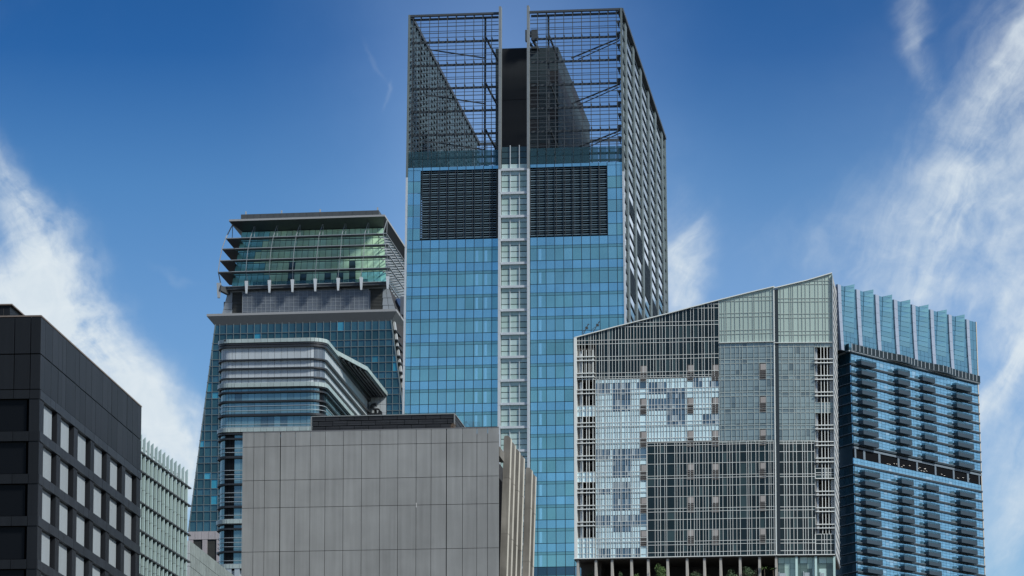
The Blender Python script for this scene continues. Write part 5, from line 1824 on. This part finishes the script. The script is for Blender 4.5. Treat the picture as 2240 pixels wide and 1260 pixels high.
# aerials on the slanted roof
for (x0, y0, x1, y1, lab) in ((1273, 737, 1287, 709.5, 'leaning dark mast at the low left end of the slanted roof'), (1296, 729, 1311, 704, 'leaning dark mast on the slanted roof, second and higher from its low end')):
    a = at(x0, y0, YG + 3); b = at(x1, y1, YG + 3)
    m = MB(); m.beam(a - Vector((0, 0, 1.5)), a, .09); m.beam(a, b, .09); c = a.lerp(b, .72)
    m.beam(c + Vector((-.16, 0, .1)), c + Vector((.2, 0, -.12)), .18, .3); m.beam(a + Vector((-.05, 0, .6)), a + (b - a) * .62, .06)
    m.beam(b - Vector((.15, 0, .1)), b + Vector((.12, 0, .05)), .12)
    tag(m.build('roof_mast', m_wire), lab, 'mast')
# planting on the podium terrace
def palm(name, label, x, ytop, Yd, spread, group):
    c = at(x, ytop, Yd); base = Vector((c.x, c.y, zter))
    s = thing(name, label, 'palm', base, group)
    m = MB(); m.tube([base, base.lerp(c, .5) + Vector((.05, 0, 0)), c], [.09, .06, .05], 7); m.build('trunk', m_bark, s)
    m = MB()
    for k in range(18):
        a = random.uniform(0, 6.28); L = spread * random.uniform(.7, 1.1)
        p = c.copy(); dr = Vector((math.cos(a), math.sin(a), random.uniform(.2, .9)))
        for q in range(5):
            n = p + dr * L / 5; dr.z -= .28
            side = Vector((-dr.y, dr.x, 0)).normalized() * .10 * (1 - q / 6)
            i = len(m.v); m.v += [tuple(p - side), tuple(p + side), tuple(n + side), tuple(n - side)]; m.f.append((i, i + 1, i + 2, i + 3)); m.m.append(0); p = n
    m.build('crown', m_leaf, s)
def tree(name, label, cat, x, ytop, Yd, r, rz, n, size, mat, group, multi=1):
    top = at(x, ytop, Yd); c = Vector((top.x, top.y, top.z - rz)); base = Vector((c.x, c.y, zter))
    s = thing(name, label, cat, base, group)
    m = MB()
    for q in range(multi):
        o = Vector((random.uniform(-.5, .5) * r, 0, 0)) if multi > 1 else Vector((0, 0, 0))
        m.tube([base, base.lerp(c, .6) + o * .4, c + o], [.10, .07, .03], 7)
        for w in range(4):
            m.tube([base.lerp(c, .7) + o * .5, c + o + Vector((random.uniform(-r, r) * .7, random.uniform(-r, r) * .7, random.uniform(-.2, .7) * rz))], [.04, .015], 5)
    m.build('trunk', m_bark, s)
    m = MB()
    for q in range(7):
        cc = c + Vector((random.uniform(-.5, .5) * r, random.uniform(-.5, .5) * r, random.uniform(-.5, .45) * rz))
        foliage(m, cc, r * .55, r * .55, rz * .5, n // 7, size, hollow=.1)
    m.build('crown', mat, s)
GP = 'plants on the open podium terrace'
tree('terrace_tree', 'dense rounded bright green tree between the fifth and sixth podium columns', 'tree', 1446, 1231, YG - 2.3, 1.0, 1.5, 900, .10, m_leaf, GP)
tree('terrace_shrub', 'dark shrub low against the leftmost podium bay, next to the brown wall', 'shrub', 1291, 1247, YG + 1.5, .5, .8, 260, .09, m_leafdk, GP)
tree('terrace_shrub', 'small sparse shrub two bays left of the rounded bright tree', 'shrub', 1356, 1249, YG - 1.2, .4, .7, 160, .09, m_leafdk, GP)
tree('terrace_shrub', 'small yellowish green shrub one bay left of the rounded bright tree', 'shrub', 1392, 1252, YG - 1.7, .4, .6, 200, .09, m_leaf, GP)
tree('terrace_tree', 'wide dark spreading tree in the bay right of the seventh podium column', 'tree', 1520, 1240, YG - 2.5, 1.2, 1.3, 560, .11, m_leafdk, GP, 3)
tree('terrace_shrub', 'faint dark shrub just right of the eighth podium column', 'shrub', 1556, 1254, YG + 1, .8, .8, 240, .1, m_leafdk, GP)
tree('terrace_tree', 'low dark bush filling the bay left of the tenth podium column', 'shrub', 1602, 1243, YG - 3.4, 1.05, 1.2, 520, .11, m_leafdk, GP, 2)
tree('terrace_tree', 'tall dark many stemmed tree left of the palm at the right end of the terrace', 'tree', 1642, 1234, YG - 3.8, 1.25, 1.3, 560, .11, m_leafdk, GP, 3)
palm('terrace_palm', 'bright fan leaved palm just right of the eleventh podium column', 1672, 1243, YG - 4.0, .9, GP)
palm('terrace_palm', 'slender small crowned palm nearest the glass lobby', 1691, 1245, YG - 4.1, .7, GP)

# ================================================================== 9 blue tower with balconies, far right
YH = 1150.0
m_hblue = material('bright_blue_window_glass', (0.23, 0.46, 0.62), 0.08, metal=0.78, var=0.22, bright=(0.06, (0.36, 0.55, 0.68)))
m_hdark = material('deep_blue_flank_glass', (0.012, 0.048, 0.075), 0.2, spec=0.3, metal=0.15, var=0.6, bright=(0.2, (0.03, 0.06, 0.085)))
m_hcrown = material('crown_blue_glass', (0.12, 0.27, 0.37), 0.08, metal=0.65, var=0.14)
m_htop = material('pale_teal_crown_glass', (0.15, 0.31, 0.40), 0.10, metal=0.6, var=0.14)
m_hstrip = material('cloud_reflection_pilaster', (0.28, 0.33, 0.42), 0.35, var=0.05, metal=0.1)  # bright cloud mirrored by the pilasters, put into their base colour
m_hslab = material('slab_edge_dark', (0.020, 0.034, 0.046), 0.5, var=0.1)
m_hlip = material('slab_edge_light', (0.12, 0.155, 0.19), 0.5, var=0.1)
m_hbal = material('balcony_slate', (0.022, 0.040, 0.058), 0.5, var=0.18)
m_hbalg = material('balcony_glass', (0.05, 0.10, 0.13), 0.08, metal=0.5, var=0.2, alpha=0.6)
m_balu = material('dark_balustrade_glass', (0.012, 0.02, 0.025), 0.3, var=0.3, spec=0.25)
m_cream = material('cream_edge_wall', (0.40, 0.37, 0.33), 0.7, var=0.05)
m_lamp = material('ceiling_lamp', (0.5, 0.5, 0.48), 0.5, var=0, lit=(1.0, 0.92, 0.78, 0.5))
hA = at(1860, 768, YH); hB = onz(2138.5, 837.9, hA.z); zH = hA.z
shH = lambda z: Vector((.019 * (zH - z), 0, 0))
FH_ = Face(hA.to_2d(), hB.to_2d(), shift=shH)
LH = FH_.L
hl = hA + Vector((-.5, 1, 0)).normalized() * 14
FHL = Face(hl.to_2d(), hA.to_2d(), shift=shH)
th_ = thing('balcony_tower', 'blue residential tower with stacked dark balconies and a saw toothed glass crown', 'tower', FH_.O)
zHt = Face(FH_.P(0, zH, -1.0).to_2d(), FH_.P(LH, zH, -1.0).to_2d()).z(2133, 703)
backH = -FH_.n * 26
def ringH(z, i=.35):
    a, b, c = FH_.P(i, z, -i), FH_.P(LH, z, -i), FHL.P(i, z, -i)
    return [c, a, b, b + backH, c + backH * .7]
m = MB(); m.loft(ringH(0), ringH(zH - .02)); m.build('core_wall', m_hdark, th_)
yfl = [795, 816.5, 838, 859.6, 881.2, 903, 925.2, 947.5, 970.5, None, 1015.5, 1037.3] + [1058.6 + 21.25 * k for k in range(0, 32)]
P_w = Pieces('window_pane', th_); P_lip = Pieces('slab_edge', th_); P_shade = Pieces('slab_shadow_band', th_)
P_wl = Pieces('flank_pane', th_)
zt_ = zH - .3
NW = 36
tech = None
levels = []
for idx, y in enumerate(yfl):
    if y is None: tech = idx; continue
    z = FH_.z(1861 + (y - 768) * .031, y)
    if z < 3: break
    levels.append((z, idx))
for (z, idx) in levels:
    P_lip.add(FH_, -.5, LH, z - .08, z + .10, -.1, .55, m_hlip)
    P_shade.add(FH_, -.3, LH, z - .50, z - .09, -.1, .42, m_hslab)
    P_lip.add(FHL, 4, FHL.L + .45, z - .08, z + .10, -.1, .45, m_hlip)
tops = [zH - .5] + [z - .5 for z, i in levels]
zT0, zT1 = FH_.z(1866.5, 1001), FH_.z(1866, 980.5)
import itertools
for k, (z, idx) in enumerate(levels):
    zt = tops[k]; zb = z + .1
    istech = (idx == 10)
    if istech:
        zb0 = zb
        for q in range(NW + 2):
            u0, u1 = LH * q / (NW + 2), LH * (q + 1) / (NW + 2)
            P_w.add(FH_, u0 + .05, u1 - .05, zb + .03, (zb + zT0) / 2 - .03, -.3, 0, m_hblue, pri=1)
            P_w.add(FH_, u0 + .05, u1 - .05, (zb + zT0) / 2 + .03, zT0 - .03, -.3, 0, m_hblue, pri=1)
        continue
    for q in range(NW):
        u0, u1 = LH * q / NW, LH * (q + 1) / NW
        h = zt - zb
        full = (q % 9) in (3, 4)
        if full: fr = [0, 1]
        elif q % 5 == 2: fr = [0, .3, .72, 1]
        else: fr = [0, .28, .66, 1]
        for f0, f1 in zip(fr, fr[1:]):
            P_w.add(FH_, u0 + .05, u1 - .05, zb + h * f0 + .04, zb + h * f1 - .04, -.3, 0, m_hblue, pri=1 if k < 4 else 0)
    for q in range(5):
        u0, u1 = FHL.L * q / 5, FHL.L * (q + 1) / 5
        P_wl.add(FHL, u0 + .05, u1 - .05, zb + .1, zt - .1, -.3, 0, m_hdark)
# open plant storey: recess, pillars, lamps
m = MB()
mm = MB()
mm.box(FH_, .05, LH - .05, zT0, zT1, -.34, .004)
P_rec = mm.build('open_storey_recess', m_pitch, th_)
pil = [(1868.5, 1872), (1887.5, 1892), (1920.6, 1925), (1962.8, 1966.5), (2003.6, 2007), (2043.7, 2047.3), (2083.5, 2087), (2114.5, 2118.5), (2140, 2142)]
for (xa, xb) in pil:
    yy = 995 + (xa - 1868) * .205
    u0, u1 = FH_.u(xa, yy), FH_.u(xb, yy)
    m = MB(); m.box(FH_, max(0, u0), u1, zT0, zT1, -.3, .2); m.build('storey_pillar', m_hlip, th_)
m = MB(); m.box(FH_, 0, LH, zT1, zT1 + .6, -.3, .3); m.build('storey_beam', m_hlip, th_)
for k in range(22):
    x = random.uniform(1935, 2125); yy = 995 + (x - 1868) * .205 + random.uniform(-2, 6)
    u, z = FH_.uv(x, yy)
    if zT0 + .3 < z < zT1 - .3:
        m = MB(); m.box(FH_, u, u + .8, z, z + .06, -.3, .02); m.build('ceiling_lamp', m_lamp, th_)
for p in (P_w, P_lip, P_shade, P_wl): p.flush()
# balconies
def balcony(F, u0, u1, z, d):
    m = MB(); m.box(F, u0, u1, z - .22, z + .95, 0.02, d)
    o = m.build('balcony', m_hbal, th_)
    m = MB()
    m.box(F, u0, u1, z + .95, z + 1.5, d - .08, d - .02); m.box(F, u0 + .03, u0 + .08, z + .95, z + 1.5, .3, d - .08); m.box(F, u1 - .08, u1 - .03, z + .95, z + 1.5, .3, d - .08)
    m.build('balustrade', m_hbalg, o)
bc = []
for (xw, xf1, dpx) in ((1880, 1926, 12.7), (1962.5, 1999.8, 11.0), (2018.8, 2055.4, 9.0), (2090.2, 2135.5, 11.0)):
    yy = 1075 + (xw - 1868) * .2
    dm = dpx / 5.6
    bc.append((FH_.u(xw, yy), FH_.u(xf1 - dpx, yy + 8), dm))
for k, (z, idx) in enumerate(levels):
    if idx == 10: continue
    for (u0, u1, dm) in bc:
        if (idx >= 10) or True: balcony(FH_, u0, u1, z, dm)
    if idx >= 2:
        m = MB(); m.box(FH_, LH + .3, LH + 1.9, z - .2, z + 1.7, -7, -2.5); m.build('side_balcony', m_hbal, th_)
m = MB(); m.box(FH_, LH, LH + .45, 0, zH, -16, .1); m.build('edge_wall', m_cream, th_)
# terrace ledge with wavy balustrade
m = MB(); m.box(FH_, -.8, LH, zH - .55, zH - .3, -1.5, .9); m.build('terrace_slab', m_hslab, th_)
m = MB(); m.box(FH_, -.9, LH, zH - .28, zH - .14, -.2, 1.0); m.box(FH_, -.9, LH, zH - .05, zH + .06, -.2, 1.1); m.box(FHL, 3, FHL.L + .9, zH - .28, zH - .14, -.2, 1.0); m.box(FHL, 3, FHL.L + .9, zH - .05, zH + .06, -.2, 1.1)
m.build('terrace_rail', m_rail, th_)
npn = 34
def dw(u):
    f = u / LH
    w = 0
    for c0 in (.37, .69): w += math.exp(-((f - c0) / .075) ** 2)
    return 1.0 + 1.3 * w
zbt = zH + .1; zbtop = zH + 2.15
for k in range(npn):
    u0, u1 = -.6 + (LH + .6) * k / npn, -.6 + (LH + .6) * (k + 1) / npn
    d0, d1 = dw(u0), dw(u1)
    a, b = FH_.P(u0, zbt, d0), FH_.P(u1, zbt, d1)
    m = MB(); n_ = FH_.n * .06
    m.hexa([a, b, b - n_, a - n_] + [p + Vector((0, 0, zbtop - zbt)) for p in (a, b, b - n_, a - n_)]); m.build('balustrade_pane', m_balu, th_)
    m = MB(); m.beam(a + FH_.n * .08, a + FH_.n * .08 + Vector((0, 0, zbtop - zbt)), .2); m.build('balustrade_post', m_rail, th_)
    m = MB(); m.hexa([FH_.P(u0, zH - .1, -.5), FH_.P(u1, zH - .1, -.5), FH_.P(u1, zH - .1, d1 + .1), FH_.P(u0, zH - .1, d0 + .1), FH_.P(u0, zH + .1, -.5), FH_.P(u1, zH + .1, -.5), FH_.P(u1, zH + .1, d1 + .1), FH_.P(u0, zH + .1, d0 + .1)])
    m.build('balcony_edge', m_hslab, th_)
for k in range(5):
    u0, u1 = FHL.L - 2.2 * (k + 1), FHL.L - 2.2 * k
    m = MB(); m.box(FHL, u0 + .05, u1 + (.8 if k == 0 else 0), zbt, zbtop, .9, .96); m.build('balustrade_pane', m_balu, th_)
    m = MB(); m.box(FHL, u0 - .05, u0 + .08, zbt, zbtop, .97, 1.05); m.build('balustrade_post', m_rail, th_)
# crown
FHC = Face(FH_.P(-12, zH, -1.2).to_2d(), FH_.P(LH, zH, -1.2).to_2d(), shift=shH)
LC = FHC.u(2134.5, 703)
m = MB(); m.loft([FHC.P(.1, zH - .1, -.6), FHC.P(LC - .1, zH - .1, -.6), FHC.P(LC - .1, zH - .1, -24), FHC.P(.1, zH - .1, -24)],
                 [FHC.P(.1, zHt - .6, -.6), FHC.P(LC - .1, zHt - .6, -.6), FHC.P(LC - .1, zHt - .6, -24), FHC.P(.1, zHt - .6, -24)]); m.build('crown_core', m_mull, th_)
P_cp = Pieces('crown_pane', th_)
strips = [(1830.7, 1837.6), (1871.4, 1879.3), (1912.9, 1920.7), (1953.6, 1961), (1993.2, 2000.4), (2033, 2040.2), (2073, 2079.9), (2112, 2118.2)]
yt = lambda x: 628.6 + .257 * (x - 1843.6)
su = [(FHC.u(a, yt(a)), FHC.u(b, yt(b))) for a, b in strips]
def bow(z):
    f = (zHt - z) / (zHt - zH)
    return .9 * f * f
for (a, b) in su:
    n = 7
    for q in range(n):
        z1, z0 = zHt - (zHt - zH) * q / n, zHt - (zHt - zH) * (q + 1) / n
        P_cp.add(FHC, a, b, z0, z1, 0, 0, m_hstrip, pri=2, corners=[FHC.P(a + bow(z0), z0 + .05, .35), FHC.P(b + bow(z0) * .8, z0 + .05, .35), FHC.P(b + bow(z0) * .8, z0 + .05, -.5), FHC.P(a + bow(z0), z0 + .05, -.5),
                 FHC.P(a + bow(z1), z1, .35), FHC.P(b + bow(z1) * .8, z1, .35), FHC.P(b + bow(z1) * .8, z1, -.5), FHC.P(a + bow(z1), z1, -.5)])
for i in range(len(su)):
    a = su[i][1]; b = su[i + 1][0] if i + 1 < len(su) else LC - .1
    W = b - a
    last = i == len(su) - 1
    NR = 13
    dz = (zHt - zH) / NR
    for q in range(NR):
        z1, z0 = zHt - dz * q, zHt - dz * (q + 1)
        if last:
            P_cp.add(FHC, a, b, z0, z1, 0, 0, m_hcrown, corners=None) if False else None
            for s0, s1 in ((0, .55), (.55, 1)):
                if q % 2 == 0: P_cp.add(FHC, a + W * s0 + .05, a + W * s1 - .05, max(zH, z0 - dz) + .04, z1 - .04, -.5, 0, m_hcrown, pri=1)
            continue
        if q < 9:
            f1, f0 = 1 - q / 9, 1 - (q + 1) / 9
            xm0 = a + W * (.30 - .02 * q); xm1 = a + W * (.70 + .012 * q)
            dl1, dr1, dl0, dr0 = .15 * f1, 1.35 * f1, .15 * f0, 1.35 * f0
            P_cp.add(FHC, xm0, xm1, z0, z1, 0, 0, m_htop, pri=1, corners=[FHC.P(xm0 + .04, z0 + .05, dl0), FHC.P(xm1 - .04, z0 + .05, dr0), FHC.P(xm1 - .04, z0 + .05, dr0 - .2), FHC.P(xm0 + .04, z0 + .05, dl0 - .3),
                     FHC.P(xm0 + .04, z1 - .05, dl1), FHC.P(xm1 - .04, z1 - .05, dr1), FHC.P(xm1 - .04, z1 - .05, dr1 - .2), FHC.P(xm0 + .04, z1 - .05, dl1 - .3)])
            P_cp.add(FHC, a + .05, xm0 - .04, z0 + .05, z1 - .05, -.5, 0, m_hcrown)
            if q % 2 == 0: P_cp.add(FHC, xm1 + .04, b - .05 + bow(z1), max(z0 - dz, zH) + .05, z1 - .05, -.5, 0, m_hcrown)
            if q == 0:
                tip = 1.0
                P_cp.add(FHC, xm0, xm1, z1, z1 + tip, 0, 0, m_htop, pri=1, corners=[FHC.P(xm0 + .04, z1, dl1), FHC.P(xm1 - .04, z1, dr1), FHC.P(xm1 - .04, z1, dr1 - .2), FHC.P(xm0 + .04, z1, dl1 - .3),
                     FHC.P(xm0 + .04, z1 + .05, dl1), FHC.P(xm1 - .04, z1 + tip, dr1 + .1), FHC.P(xm1 - .04, z1 + tip, dr1 - .1), FHC.P(xm0 + .04, z1 + .05, dl1 - .3)])
                mt = MB(); mt.hexa([FHC.P(xm0, z1 - 1, -.6), FHC.P(xm1, z1 - 1, -.6), FHC.P(xm1, z1 - 1, dr1 - .3), FHC.P(xm0, z1 - 1, dl1 - .4), FHC.P(xm0, z1 - .1, -.6), FHC.P(xm1, z1 - .1, -.6), FHC.P(xm1, z1 - .1, dr1 - .3), FHC.P(xm0, z1 - .1, dl1 - .4)])
                mt.build('tooth_cap', m_mull, th_)
        else:
            for s0 in range(4):
                o = bow(z0)
                P_cp.add(FHC, a + o * .8 + (W) * s0 / 4 + .05, a + o * .8 + W * (s0 + 1) / 4 - .05, z0 + .04, z1 - .04, -.5, 0, m_hcrown)
P_cp.flush()
m = MB(); m.box(FHC, LC - .1, LC + .35, zH, zHt + .1, -20, .1); m.build('edge_wall', m_cream, th_)
# rear wing carrying the left end of the crown
m = MB(); m.loft([FHC.P(.1, 0, -20), FHC.P(14, 0, -20), FHC.P(14, 0, -24), FHC.P(.1, 0, -24)], [FHC.P(.1, zH - .1, -20), FHC.P(14, zH - .1, -20), FHC.P(14, zH - .1, -24), FHC.P(.1, zH - .1, -24)])
m.build('rear_wing', m_hdark, th_)
